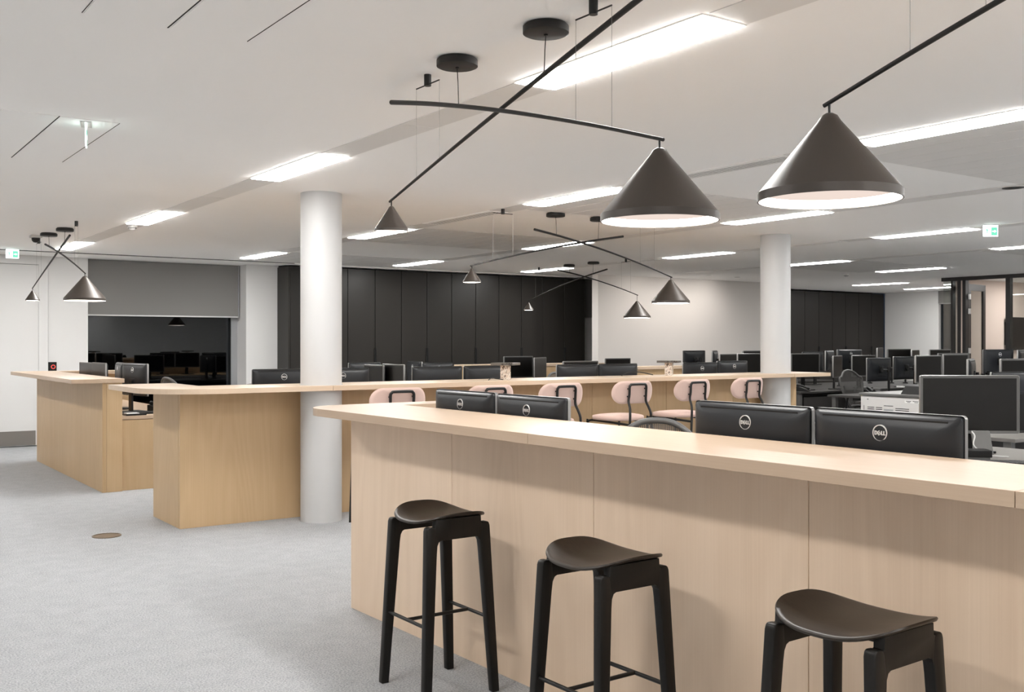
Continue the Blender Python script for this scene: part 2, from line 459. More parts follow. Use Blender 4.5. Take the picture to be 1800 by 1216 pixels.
for xa, ya, yb in ((1.163, 5.90, 7.39), (1.476, 5.90, 7.39), (1.178, 2.6, 4.0), (1.496, 2.6, 4.0), (0.866, 2.6, 4.0)):
    w = 0.0030 if xa in (1.163, 1.178) else 0.0005
    B(xa - w, xa + w, ya, yb, CZ - 0.0035, CZ + 0.004).build('panel_gap', 'gap', ceiling)

# columns
for i, (x, y) in enumerate(((3.526, 7.757), (9.11, 7.80))):
    MB().lathe([(0, 0), (0.167, 0), (0.167, CZ), (0, CZ)], 64).build('wall_column_%s' % ('near' if i == 0 else 'far'), 'column', None, (x, y, 0), smooth=True)['kind'] = 'structure'
    MB().lathe([(0.1675, 1.1055), (0.174, 1.1055), (0.174, 1.111), (0.1675, 1.111)], 48).build('collar', 'column', bpy.data.objects['wall_column_%s' % ('near' if i == 0 else 'far')], smooth=True)

# glass meeting room on the right
gw = struct(MB().box(17.70, 17.80, 4.0, 11.17, 2.60, CZ).build('wall_glass_room', 'black_frame'))
for ya, yb in ((10.94, 10.975), (10.78, 10.845), (10.68, 10.745), (9.84, 9.92), (8.2, 8.27)):
    B(17.70, 17.80, ya, yb, 0, 2.6).build('post', 'black_frame', gw)
B(17.71, 17.79, 10.745, 10.78, 0, 2.6).build('door_jamb', 'wall_beige', gw)
for ya, yb in ((10.975, 11.15), (10.845, 10.94), (8.27, 9.84), (4.0, 8.2)):
    B(17.745, 17.755, ya, yb, 0.03, 2.6).build('pane', 'glass', gw)
B(17.75, 18.07, 11.15, 11.16, 0.0, 2.64).build('pane', 'glass', gw)
struct(B(18.07, 22.0, 11.12, 11.2, 0, CZ).build('wall_meeting_side', 'wall_beige'))
struct(B(21.8, 21.95, 4.0, 11.12, 0, CZ).build('wall_meeting_back', 'wall_beige'))
dr = struct(MB().box(0, 0.82, -0.02, 0.02, 2.42, 2.54).box(0, 0.11, -0.02, 0.02, 0.02, 2.42).box(0.71, 0.82, -0.02, 0.02, 0.02, 2.42).box(0.11, 0.71, -0.02, 0.02, 0.02, 0.2).build('door_2', 'black_frame', None, (17.80, 10.70, 0), (0, 0, R(10))))
B(0.11, 0.71, -0.005, 0.005, 0.2, 2.42).build('door_pane', 'glass', dr)
for z in (2.25, 1.98, 1.25):
    B(-0.03, 0.03, -0.05, -0.021, z, z + 0.1).build('hinge', 'aluminium', dr)
tv = thing('television', 'wide black wall screen inside the glass meeting room', 'television', (20.5, 11.08, 1.3))
B(-0.72, 0.72, -0.03, 0.0, 0, 0.66, bev=0.006).build('housing', 'blackplastic', tv)
B(-0.705, 0.705, -0.034, -0.029, 0.015, 0.645).build('screen', 'screen', tv)
B(-0.7, 0.7, 0.0, 0.038, 0.1, 0.56).build('wall_bracket', 'blackplastic', tv)

# ------------------------------------------------------------------ ceiling lights
def light_meshes():
    fr = MB()
    for x0, x1, y0, y1 in ((-0.012, 0, -0.012, LL + 0.012), (LW, LW + 0.012, -0.012, LL + 0.012), (0, LW, -0.012, 0), (0, LW, LL, LL + 0.012)):
        fr.box(x0, x1, y0, y1, -0.004, 0.0)
    f = fr.mesh('frame', 'ceiling')
    d = B(0.0, LW, 0.0, LL, -0.011, 0.0).mesh('diffuser', 'panel')
    return f, d
LF, LD = light_meshes()
ordn = ['first', 'second', 'third', 'fourth', 'fifth', 'sixth']
def ceiling_light(x, y, label):
    t = thing('ceiling_light', label, 'ceiling light', (x, y, CZ), 0, 'recessed ceiling light panels')
    put('frame', LF, t); put('diffuser', LD, t)
special = {(2, 2): 'large bright light panel behind the crossed lamp arms, nearest of the left row',
           (2, 3): 'light panel above the left of the white column nearest the camera',
           (2, 4): 'light panel in the left row beside the white smoke detector',
           (2, 5): 'light panel behind the small crossed lamps by the far left door',
           (3, 2): 'long light panel cut by the right edge behind the nearest big cone lamp'}
for k, x in enumerate(GX):
    if x is None: continue
    for j, y in enumerate(GY):
        if (k, j) in skip: continue
        if k < 2: lb = 'light panel above the open carpet left of the counters, %s from rear wall' % ordn[j]
        elif j < 2: lb = 'light panel behind the camera, row %s from the left, %s from the rear wall' % (ordn[k - 2], ordn[j])
        else: lb = special.get((k, j), 'recessed light panel in the %s ceiling row from the left, %s from the camera' % (ordn[k - 2], ordn[j - 2]))
        ceiling_light(x, y, lb)
ceiling_light(18.35, 12.45, 'short bright light panel nearest the black cabinets on the right')
for k_, y_ in enumerate((9.3, 6.4)):
    ceiling_light(19.6, y_, 'light panel inside the glass meeting room, %s from its far wall' % ordn[k_])
ceiling_light(20.6, 12.75, 'small light panel seen beside the glass corner of the meeting room')

# ------------------------------------------------------------------ pendant lamps
def shade_mesh(r, h, band, rt):
    p = [(r - 0.004, 0.0), (r, 0.0), (r, band)]
    # straight cone to a rounded tip
    xt, zt = rt * 0.80, h - rt * 0.62
    p += [(r - 0.003, band + 0.003), (xt, zt), (rt * 0.55, h - rt * 0.22), (rt * 0.25, h - rt * 0.05), (0, h)]
    p2 = [(0, h - 0.006), (rt * 0.2, h - 0.012), (xt - 0.004, zt - 0.004), (r - 0.006, band + 0.002), (r - 0.004, 0.0)]
    return MB().lathe(p, 64).mesh('shade', 'lampmetal', True, 30), MB().lathe(p2, 48).mesh('shade_lining', 'shade_in', True)
SH = {}
for kind, r, h, band, rt in (('big', 0.194, 0.243, 0.024, 0.040), ('small', 0.081, 0.124, 0.013, 0.020)):
    s, li = shade_mesh(r, h, band, rt)
    rec = 0.026 if kind == 'big' else 0.012
    dd = MB().lathe([(0, rec), (r - 0.0075, rec)], 48).mesh('diffuser', 'diffuser')
    rg = MB().lathe([(r - 0.0055, 0.002), (r - 0.006, rec * 0.5), (r - 0.0075, rec)], 64).mesh('light_ring', 'ring', True)
    SH[kind] = (s, li, dd, rg, r, h)
CAN = MB().lathe([(0, -0.038), (0.080, -0.038), (0.0885, -0.034), (0.0885, -0.008), (0.080, -0.006), (0.080, 0), (0, 0)], 48).mesh('canopy', 'lampblack', True, 30)
HUBM = MB().lathe([(0, -0.043), (0.008, -0.043), (0.008, -0.036), (0, -0.036)], 16).mesh('cable_grip', 'lampblack', True)

def pendant(axis, c, arm, can, tw, kind, label, ztop=None):
    V = (lambda s, z: Vector((c, s, z))) if axis == 'y' else (lambda s, z: Vector((s, c, z)))
    o = V(can, CZ)
    t = thing('pendant_lamp', label, 'pendant lamp', o, 0, 'cone pendant lamps on crossed arms')
    put('canopy', CAN, t); put('cable_grip', HUBM, t)
    path = smooth_path([V(s, z) - o for s, z in arm], 6)
    n = len(path)
    MB().tube(path, [0.0115 - 0.0055 * i / (n - 1) for i in range(n)], 12).build('arm', 'lampblack', t, smooth=True)
    def zat(s):
        for (a, za), (b, zb) in zip(arm, arm[1:]):
            if min(a, b) <= s <= max(a, b): return za + (zb - za) * (s - a) / (b - a)
        return arm[0][1]
    sg = 1 if arm[-1][0] > arm[0][0] else -1
    MB().tube([V(can, CZ - 0.04) - o, V(can + 0.006 * sg, (CZ + zat(can)) / 2) - o, V(can + 0.012 * sg, zat(can + 0.012 * sg)) - o], 0.0022, 6).build('cable', 'lampblack', t, smooth=True)
    mid = (tw[0] + tw[1]) / 2
    m = MB()
    p = V(mid, CZ) - o
    m.lathe([(0, -0.052), (0.0155, -0.052), (0.0165, -0.05), (0.0165, 0), (0, 0)], 24, p)
    fx = m.build('ceiling_mount', 'lampblack', t, smooth=True, angle=30)
    MB().tube([V(tw[0], CZ - 0.045) - o, V(tw[1], CZ - 0.045) - o], 0.0032, 8).build('mount_bar', 'lampblack', fx, smooth=True)
    for w in tw:
        MB().tube([V(w, CZ - 0.045) - o, V(w, zat(w)) - o], 0.0008, 5).build('suspension_wire', 'wire', t)
    s, li, dd, rg, r, h = SH[kind]
    es, ez = arm[-1]
    es -= sg * 0.018
    zt = (ez - 0.022) if ztop is None else ztop
    base = V(es, zt - h) - o
    MB().tube([V(es, zt - 0.004) - o, V(es, zat(es)) - o], 0.0035, 8).build('stem', 'lampblack', t)
    so = put('shade', s, t, base)
    put('shade_lining', li, so); put('diffuser', dd, so); put('light_ring', rg, so)
    return t

pendant('y', 2.325, [(4.321, 2.593), (4.010, 2.528), (3.700, 2.457), (3.389, 2.380), (3.079, 2.297), (2.768, 2.208), (2.458, 2.113)], 3.73, (2.916, 2.716), 'big', 'big dark cone lamp over the near counter, just left of the nearest one')
pendant('y', 2.355, [(2.540, 2.637), (2.849, 2.558), (3.158, 2.477), (3.467, 2.394), (3.777, 2.308), (4.086, 2.220), (4.395, 2.131)], 3.137, (3.929, 4.134), 'small', 'small dark cone lamp on the long arm, hanging beside the near white column')
pendant('y', 2.34, [(-0.100, 2.599), (0.222, 2.535), (0.544, 2.464), (0.866, 2.386), (1.188, 2.300), (1.510, 2.207), (1.832, 2.107)], 0.5, (1.36, 1.564), 'big', 'largest and nearest dark cone lamp, arm leaving the top right of the picture')
pendant('x', 7.64, [(5.601, 2.497), (5.892, 2.453), (6.183, 2.401), (6.474, 2.341), (6.765, 2.274), (7.056, 2.199), (7.347, 2.116)], 5.85, (6.911, 7.103), 'big', 'big cone lamp over the pink bar chairs before the grey wall')
pendant('x', 7.665, [(6.708, 2.499), (6.409, 2.450), (6.110, 2.396), (5.811, 2.337), (5.511, 2.273), (5.212, 2.205), (4.913, 2.131)], 6.40, (5.376, 5.156), 'small', 'small cone lamp over the middle counter, left end, before the black cabinets')
pendant('y', 9.875, [(12.844, 2.596), (12.530, 2.535), (12.217, 2.467), (11.903, 2.392), (11.590, 2.310), (11.276, 2.222), (10.963, 2.126)], 12.55, (11.32, 11.12), 'big', 'far big cone lamp hanging on a long stem in front of the grey wall', 2.046)
pendant('y', 9.85, [(11.613, 2.535), (11.946, 2.486), (12.279, 2.430), (12.611, 2.366), (12.944, 2.294), (13.277, 2.215), (13.610, 2.127)], 11.93, (13.219, 13.4), 'small', 'smallest and farthest cone lamp, in front of the black cabinet doors')
pendant('y', 2.310, [(12.466, 2.556), (12.143, 2.496), (11.819, 2.431), (11.495, 2.361), (11.172, 2.286), (10.848, 2.206), (10.525, 2.121)], 12.27, (10.98, 10.84), 'big', 'big cone lamp at the far left before the grey roller blind')
pendant('y', 2.350, [(11.407, 2.569), (11.750, 2.495), (12.093, 2.419), (12.436, 2.342), (12.779, 2.264), (13.122, 2.184), (13.465, 2.104)], 11.64, (12.925, 13.202), 'small', 'small cone lamp at the far left before the white door', 2.08)

# ------------------------------------------------------------------ wooden counters
TZ, TT = 1.105, 0.040
def panels_along(parent, name, axis, fixed0, fixed1, cuts, z0, z1, mat='oak_v'):
    for a, b in zip(cuts, cuts[1:]):
        g = 0.0012
        if axis == 'x': m = B(a + g, b - g, fixed0, fixed1, z0, z1, bev=0.001, seg=1)
        else: m = B(fixed0, fixed1, a + g, b - g, z0, z1, bev=0.001, seg=1)
        m.build(name, mat, parent)

# near counter (slightly turned); local origin at its far front corner
CR = R(1.4)
n0 = (2.228, 5.20)
nc = thing('oak_counter', 'oak counter front behind the three black bar stools', 'counter', (n0[0], n0[1], 0), CR)
panels_along(nc, 'front_panel', 'y', 0.262, 0.300, [-4.9, -4.15, -3.14, -2.13, -1.12, -0.11], 0.0, TZ - TT, 'oak_lit')
panels_along(nc, 'end_panel', 'x', -0.148, -0.110, [0.302, 0.95, 1.6], 0.0, TZ - TT, 'oak_lit')
nt = thing('worktop', 'thick pale oak worktop of the near counter with rounded left corner', 'worktop', (n0[0], n0[1], TZ - TT), CR)
sec = [(0, -2.05), (0, -0.24)] + [p for p in arc(0.24, -0.24, 0.24, 180, 90, 10)][1:] + [(0.9, 0), (0.9, -0.215), (0.53, -0.215), (0.53, -2.05)]
MB().prism(sec, 0, TT, 'z', 0.0015).build('top_section', 'oak_y', nt)
MB().prism([(0, -3.92), (0, -2.052), (0.53, -2.052), (0.53, -3.92)], 0, TT, 'z', 0.0015).build('top_section', 'oak_y', nt)
MB().prism([(0, -4.95), (0, -3.922), (0.53, -3.922), (0.53, -4.95)], 0, TT, 'z', 0.0015).build('top_section', 'oak_y', nt)
B(0.902, 1.62, -0.215, 0, 0, TT, bev=0.0015).build('top_section', 'oak_x', nt)
nd = thing('desk', 'lower oak desk inside the near counter carrying the two pairs of screens', 'desk', (n0[0], n0[1], 0), CR)
B(0.305, 0.98, -4.85, -0.155, 0.70, 0.73, bev=0.002).build('desk_top', 'desk_wood', nd)
for y in (-4.8, -2.5, -0.22): B(0.34, 0.94, y, y + 0.04, 0, 0.70).build('desk_leg', 'oak_v', nd)

# middle counter
mc = thing('oak_counter', 'oak counter running behind the pink bar chairs and the white columns', 'counter', (2.45, 8.0, 0))
panels_along(mc, 'front_panel', 'x', 0.0, 0.038, [0.0, 1.08, 2.1, 3.12, 4.14, 5.16, 6.18, 7.26], 0, TZ - TT)
panels_along(mc, 'end_panel', 'y', 0.0, 0.038, [0.04, 0.72], 0, TZ - TT)
panels_along(mc, 'end_panel', 'y', 7.222, 7.26, [0.04, 0.60], 0, TZ - TT)
mt = thing('worktop', 'long oak worktop of the middle counter wrapped around both white columns', 'worktop', (0, 0, TZ - TT))
rc, cx1, cy1, cx2, cy2 = 0.170, 3.526, 7.757, 9.11, 7.80
F0, BK = 7.53, 8.13
s1 = [(2.11, 8.80), (2.11, 8.05)] + arc(2.63, 8.05, 0.52, 180, 270, 14)[1:] + [(cx1, F0)] + [(cx1, cy1 - rc)] + arc(cx1, cy1, rc, 270, 90, 16)[1:-1] + [(cx1, cy1 + rc), (cx1, BK), (2.64, BK), (2.64, 8.80)]
MB().prism(s1, 0, TT, 'z', 0.0015).build('top_section', 'oak_x', mt)
g = 0.002
s2 = [(cx1 + g, F0), (6.9, F0), (6.9, BK), (cx1 + g, BK), (cx1 + g, cy1 + rc)] + arc(cx1, cy1, rc, 89, -89, 16) + [(cx1 + g, cy1 - rc)]
MB().prism(s2, 0, TT, 'z', 0.0015).build('top_section', 'oak_x', mt)
s3 = [(6.902, F0), (cx2, F0), (cx2, cy2 - rc)] + arc(cx2, cy2, rc, 270, 90, 16)[1:-1] + [(cx2, cy2 + rc), (cx2, BK), (6.902, BK)]
MB().prism(s3, 0, TT, 'z', 0.0015).build('top_section', 'oak_x', mt)
s4 = [(cx2 + g, F0), (9.74, F0), (9.74, BK), (cx2 + g, BK), (cx2 + g, cy2 + rc)] + arc(cx2, cy2, rc, 89, -89, 16) + [(cx2 + g, cy2 - rc)]
MB().prism(s4, 0, TT, 'z', 0.0015).build('top_section', 'oak_x', mt)
md = thing('desk', 'long desk behind the middle counter with a row of screens', 'desk', (2.5, 8.05, 0))
B(0.0, 7.18, 0.0, 0.86, 0.70, 0.73, bev=0.002).build('desk_top', 'desk_wood', md)
for x in (0.05, 2.4, 4.8, 7.1): B(x, x + 0.04, 0.06, 0.8, 0, 0.70).build('desk_leg', 'oak_v', md)

# left counter (reception)
lc = thing('oak_counter', 'oak reception counter at the far left with a thick end post', 'counter', (2.43, 10.36, 0))
panels_along(lc, 'front_panel', 'y', 0.0, 0.038, [0.0, 1.1, 2.2, 3.27], 0, 1.10 - TT)
B(0.0395, 0.185, 0.0, 0.04, 0, 1.10 - TT, bev=0.001).build('end_panel', 'oak_v', lc)
B(0.15, 0.185, 0.042, 3.2, 0.0, 1.10 - TT, bev=0.001).build('inner_panel', 'oak_v', lc)
panels_along(lc, 'back_panel', 'x', 3.235, 3.27, [0.20, 1.1], 0, 1.10 - TT)
lt = thing('worktop', 'square-cornered oak worktop of the far left reception counter', 'worktop', (2.14, 10.32, 1.10 - TT))
MB().prism([(0, 0), (0.485, 0), (0.485, 3.05), (0.9, 3.05), (0.9, 3.33), (0, 3.33)], 0, TT, 'z', 0.0015).build('top_section', 'oak_y', lt)
B(0.902, 1.42, 3.05, 3.33, 0, TT, bev=0.0015).build('top_section', 'oak_x', lt)
ld = thing('desk', 'low oak desk inside the reception counter with telephone and keyboard', 'desk', (2.62, 10.40, 0))
B(0.0, 0.78, 0.0, 3.15, 0.695, 0.73, bev=0.002).build('desk_top', 'oak_y', ld)
B(0.0, 0.78, 0.004, 0.03, 0, 0.69, bev=0.001).build('front_panel', 'oak_v', ld)
B(0.72, 0.76, 0.2, 3.1, 0, 0.69).build('side_panel', 'oak_v', ld)

# far counters
def small_counter(x0, x1, y0, y1, label1, label2):
    t = thing('oak_counter', label1, 'counter', (x0, y0, 0))
    n = max(1, round((x1 - x0) / 1.0))
    panels_along(t, 'front_panel', 'x', 0.0, 0.04, [(x1 - x0) * i / n for i in range(n + 1)], 0, TZ - TT)
    B(0.0, 0.04, 0.042, y1 - y0, 0, TZ - TT).build('end_panel', 'oak_v', t)
    p = thing('worktop', label2, 'worktop', (x0, y0, TZ - TT))
    B(-0.02, x1 - x0 + 0.02, -0.03, y1 - y0 + 0.03, 0, TT, bev=0.0015).build('top_section', 'oak_x', p)
small_counter(8.55, 11.3, 13.35, 13.75, 'far oak counter standing in front of the black cabinets', 'oak worktop of the far counter before the black cabinets')
small_counter(9.85, 11.0, 10.95, 11.3, 'short oak counter behind the right terrazzo stand', 'oak worktop of the short counter by the grey wall')

# ------------------------------------------------------------------ black bar stools
def seat_mesh():
    a, b = 0.165, 0.196
    def pt(ang, rho, dz):
        c, s = cos(ang), sin(ang)
        e = 2 / (3.4 if c > 0 else 2.35)
        x = a * math.copysign(abs(c) ** e, c) * rho
        y = b * math.copysign(abs(s) ** (2 / 2.7), s) * rho
        z = 0.727 + 0.036 * (abs(y) / b) ** 2.6 - 0.008 * max(0, -x / a) ** 2 + dz
        return (x, y, z)
    m = MB(); N = 64; RR = [0.0, 0.2, 0.4, 0.6, 0.78, 0.92, 0.985, 1.0, 0.985, 0.92, 0.7, 0.4, 0.0]
    DZ = [0] * 6 + [-0.001, -0.006, -0.011] + [-0.012] * 4
    rings = []
    for r, d in zip(RR, DZ):
        rings.append([m.b.verts.new(pt(0, 0, d))] if r == 0 else [m.b.verts.new(pt(2 * pi * i / N, r, d)) for i in range(N)])
    for A, Bq in zip(rings, rings[1:]):
        for i in range(N):
            q = []
            for v in (A[i % len(A)], A[(i + 1) % N % len(A)], Bq[(i + 1) % N % len(Bq)], Bq[i % len(Bq)]):
                if v not in q: q.append(v)
            m.b.faces.new(q)
    return m.mesh('seat', 'stool_seat', True, 60)
def leg_mesh():
    # leg in the +x +y corner: outline in x/z, leaning outwards in y towards the foot
    o = [(0.108, 0.0), (0.137, 0.0)]
    m = MB()
    pol = [(0.146, 0.0), (0.180, 0.0), (0.1515, 0.690), (0.147, 0.703), (0.139, 0.707), (0.124, 0.706), (0.113, 0.703), (0.108, 0.69), (0.102, 0.634), (0.106, 0.60)]
    m.prism(pol, 0.0, 0.033, 'y', 0.004)
    for v in m.b.verts: v.co.y += 0.133 + 0.030 * (1 - v.co.z / 0.70)
    return m.mesh('leg', 'stool', True, 50)
def apron_mesh():
    h = [(0.085, 0.650), (0.096, 0.645), (0.1035, 0.630), (0.120, 0.630), (0.120, 0.700), (0.109, 0.704), (0.107, 0.735)]
    pol = h + [(-x, z) for x, z in reversed(h)]
    m = MB().prism(pol, 0.0008, 0.0322, 'y', 0.001)
    for v in m.b.verts: v.co.y += 0.133 + 0.030 * (1 - min(0.70, v.co.z) / 0.70)
    return m.mesh('apron', 'stool', True, 40)
ST = dict(seat=seat_mesh(), leg=leg_mesh(), apron=apron_mesh(),
          bar=MB().tube([(0.150, -0.150, 0.305), (0.150, 0.150, 0.305)], 0.0075, 12).mesh('foot_bar', 'tube', True),
          cross=MB().tube([(-0.150, 0, 0.305), (0.150, 0, 0.305)], 0.0075, 12).mesh('cross_bar', 'tube', True),
          rail=MB().box(-0.012, 0.012, -0.134, 0.134, 0.685, 0.713).mesh('seat_rail', 'stool'))
def bar_stool(x, y, rz, label):
    t = thing('bar_stool', label, 'bar stool', (x, y, 0), rz, 'black wooden bar stools at the near counter')
    put('seat', ST['seat'], t)
    for sx in (1, -1):
        for sy in (1, -1): put('leg', ST['leg'], t, scale=(sx, sy, 1))
    put('apron', ST['apron'], t); put('apron', ST['apron'], t, scale=(1, -1, 1))
    put('foot_bar', ST['bar'], t); put('foot_bar', ST['bar'], t, scale=(-1, 1, 1)); put('cross_bar', ST['cross'], t); put('seat_rail', ST['rail'], t)
bar_stool(2.222, 3.716, 0, 'black wooden bar stool standing whole at the left end of the near counter')
bar_stool(2.238, 2.665, R(1.0), 'black wooden bar stool in the middle of the three')
bar_stool(2.268, 1.685, R(2.0), 'black wooden bar stool nearest the camera with its feet out of view')

# ------------------------------------------------------------------ pink bar chairs
def pink_meshes():
    d = {}
    # seat: rounded cushion, waterfall front
    def sp(ang, rho, top):
        c, s = cos(ang), sin(ang)
        x = 0.225 * math.copysign(abs(c) ** 0.72, c) * rho
        y = 0.215 * math.copysign(abs(s) ** 0.72, s) * rho
        crown = (1 - rho ** 4)
        return (x, y, (0.775 + 0.016 * crown - 0.012 * (y / 0.215) ** 2) if top else (0.735 - 0.006 * crown))
    m = MB(); N = 40; seq = [(0, 1), (0.4, 1), (0.7, 1), (0.9, 1), (0.98, 1), (1.0, 2), (0.97, 0), (0.7, 0), (0, 0)]
    rings = []
    for r, tp in seq:
        if r == 0: rings.append([m.b.verts.new(sp(0, 0, tp))])
        elif tp == 2:
            rings.append([m.b.verts.new((sp(2 * pi * i / N, 1.0, True)[0], sp(2 * pi * i / N, 1.0, True)[1], 0.752)) for i in range(N)])
        else: rings.append([m.b.verts.new(sp(2 * pi * i / N, r, tp)) for i in range(N)])
    for A, Q in zip(rings, rings[1:]):
        for i in range(N):
            q = []
            for v in (A[i % len(A)], A[(i + 1) % N % len(A)], Q[(i + 1) % N % len(Q)], Q[i % len(Q)]):
                if v not in q: q.append(v)
            m.b.faces.new(q)
    d['seat'] = m.mesh('seat', 'pink', True, 70)
    # backrest: stadium outline bent forward at the ends
    W2, H2, Rr = 0.250, 0.101, 0.50
    out = []
    for i in range(17): a = R(-90 + 180 * i / 16); out.append((W2 - H2 + H2 * cos(a) , H2 * sin(a)))
    for i in range(17): a = R(90 + 180 * i / 16); out.append((-(W2 - H2) + H2 * cos(a), H2 * sin(a)))
    def bend(u, v, t):
        th = u / Rr
        r = Rr - t
        return (r * sin(th), Rr - r * cos(th) - 0.255 - 0.10 * v, 0.996 + v)
    m = MB(); loops = []
    for sc, t in ((0.0, 0.020), (0.5, 0.020), (0.86, 0.018), (0.97, 0.012), (1.0, 0.004), (1.0, -0.004), (0.97, -0.010), (0.86, -0.012), (0.5, -0.012), (0.0, -0.012)):
        if sc == 0: loops.append([m.b.verts.new(bend(0, 0, t))])
        else:
            # shrink towards the long axis so the grid stays even
            loops.append([m.b.verts.new(bend(u * (1 - (1 - sc) * (1.0 if sc > 0.6 else 1.0)), v * sc, t)) for u, v in out])
    for A, Q in zip(loops, loops[1:]):
        L = max(len(A), len(Q))
        for i in range(L):
            q = []
            for v in (A[i % len(A)], A[(i + 1) % L % len(A)], Q[(i + 1) % L % len(Q)], Q[i % len(Q)]):
                if v not in q: q.append(v)
            m.b.faces.new(q)
    d['back'] = m.mesh('backrest', 'pink', True, 60)
    m = MB().tube([bend(u * 0.985, v * 0.985, -0.004) for u, v in out], 0.004, 6, closed=True)
    d['piping'] = m.mesh('piping', 'pink', True)
    # back loop with the two rear legs
    yb = -0.275
    p = [(0.20, -0.36, 0.0), (0.132, -0.322, 0.70), (0.124, -0.318, 0.80), (0.112, -0.300, 0.86), (0.104, yb + 0.002, 0.915), (0.10, yb - 0.004, 0.98), (0.10, yb - 0.008, 1.045), (0.088, yb - 0.010, 1.064), (0.07, yb - 0.010, 1.070)]
    full = p + [(-x, y, z) for x, y, z in reversed(p)]
    d['loop'] = MB().tube(smooth_path(full, 4), 0.0115, 10).mesh('back_frame', 'tube', True)
    m = MB()
    for sx in (1, -1):
        for z in (0.96, 1.03): m.box(sx * 0.10 - 0.007, sx * 0.10 + 0.007, -0.285, -0.240, z - 0.006, z + 0.006)
    d['clip'] = m.mesh('back_bracket', 'tube')
    p = [(0.132, -0.322, 0.705), (0.165, -0.10, 0.718), (0.185, 0.10, 0.725), (0.190, 0.175, 0.722), (0.192, 0.208, 0.705), (0.195, 0.216, 0.67), (0.212, 0.24, 0.0)]
    d['side'] = MB().tube(smooth_path(p, 5), 0.0110, 10).mesh('front_leg', 'tube', True)
    d['foot'] = MB().tube([(-0.205, 0.226, 0.28), (0.205, 0.226, 0.28)], 0.008, 10).mesh('foot_bar', 'tube', True)
    d['cross'] = MB().tube([(-0.188, 0.05, 0.722), (0.188, 0.05, 0.722)], 0.007, 8).mesh('seat_bar', 'tube', True)
    return d
PK = pink_meshes()
def bar_chair(x, y, rz, label):
    t = thing('bar_chair', label, 'bar chair', (x, y, 0), R(rz), 'pink upholstered bar chairs at the middle counter')
    put('seat', PK['seat'], t)
    b = put('backrest', PK['back'], t); put('piping', PK['piping'], b)
    put('back_frame', PK['loop'], t); put('back_bracket', PK['clip'], t)
    put('front_leg', PK['side'], t); put('front_leg', PK['side'], t, scale=(-1, 1, 1))
    put('foot_bar', PK['foot'], t); put('seat_bar', PK['cross'], t)
for x, rz, lb in ((3.87, -3, 'pink bar chair showing only its backrest just right of the near white column'),
                  (4.72, 2, 'pink bar chair of which only the top edge shows above the left pair of screens'),
                  (5.47, 0, 'pink bar chair half hidden by the right edge of a black screen back'),
                  (6.30, -1, 'pink bar chair seen almost whole, middle of the counter'),
                  (7.06, 1, 'pink bar chair with its seat cut by the large near screens'),
                  (7.82, 3, 'pink bar chair nearest the far white column')):
    bar_chair(x, 7.27, rz, lb)

# ------------------------------------------------------------------ wardrobe cabinets along the far wall
def cabinet_unit(x0, x1, y, depth, ndoor, label, zt=2.64, group='black full-height cabinets'):
    t = thing('wardrobe_cabinet', label, 'cabinet', (x0, y, 0), 0, group)
    w = x1 - x0
    MB().box(0.001, w - 0.001, 0.024, depth, 0.0, zt).build('body', 'gap', t)
    d = w / ndoor
    for i in range(ndoor):
        dr = B(i * d + 0.005, (i + 1) * d - 0.005, 0.0, 0.022, 0.06, zt - 0.004, bev=0.0015, seg=1).build('door', 'cabinet', t)
        hx = (i + 1) * d - 0.018 if i % 2 == 0 else i * d + 0.004
        B(hx, hx + 0.014, -0.020, 0.0, 0.75, 1.36, bev=0.002).build('handle', 'gap', dr)
    B(0.001, w - 0.001, 0.02, 0.03, 0.0, 0.06).build('plinth', 'gap', t)
    if 'white pier' in label: B(-0.03, 0.0, 0.0, 0.445, 0, zt).build('end_panel', 'cabinet', t)
pos = ['leftmost, beside the white pier', 'second from the left', 'third from the left', 'fourth from the left', 'fifth from the left', 'rightmost, next to the narrow white gap']
w6 = (12.18 - 6.30) / 6
for i in range(6):
    cabinet_unit(6.30 + i * w6, 6.30 + (i + 1) * w6, 15.0, 0.55, 2, 'black two-door cabinet of the long far row, ' + pos[i])
pos2 = ['partly behind the far white column', 'second from the column', 'third from the column', 'rightmost, touching the white wall']
for i in range(4):
    cabinet_unit(18.0 + i * 0.99, 18.99 + i * 0.99, 15.4, 0.5, 2, 'black two-door cabinet of the right-hand row, ' + pos2[i])

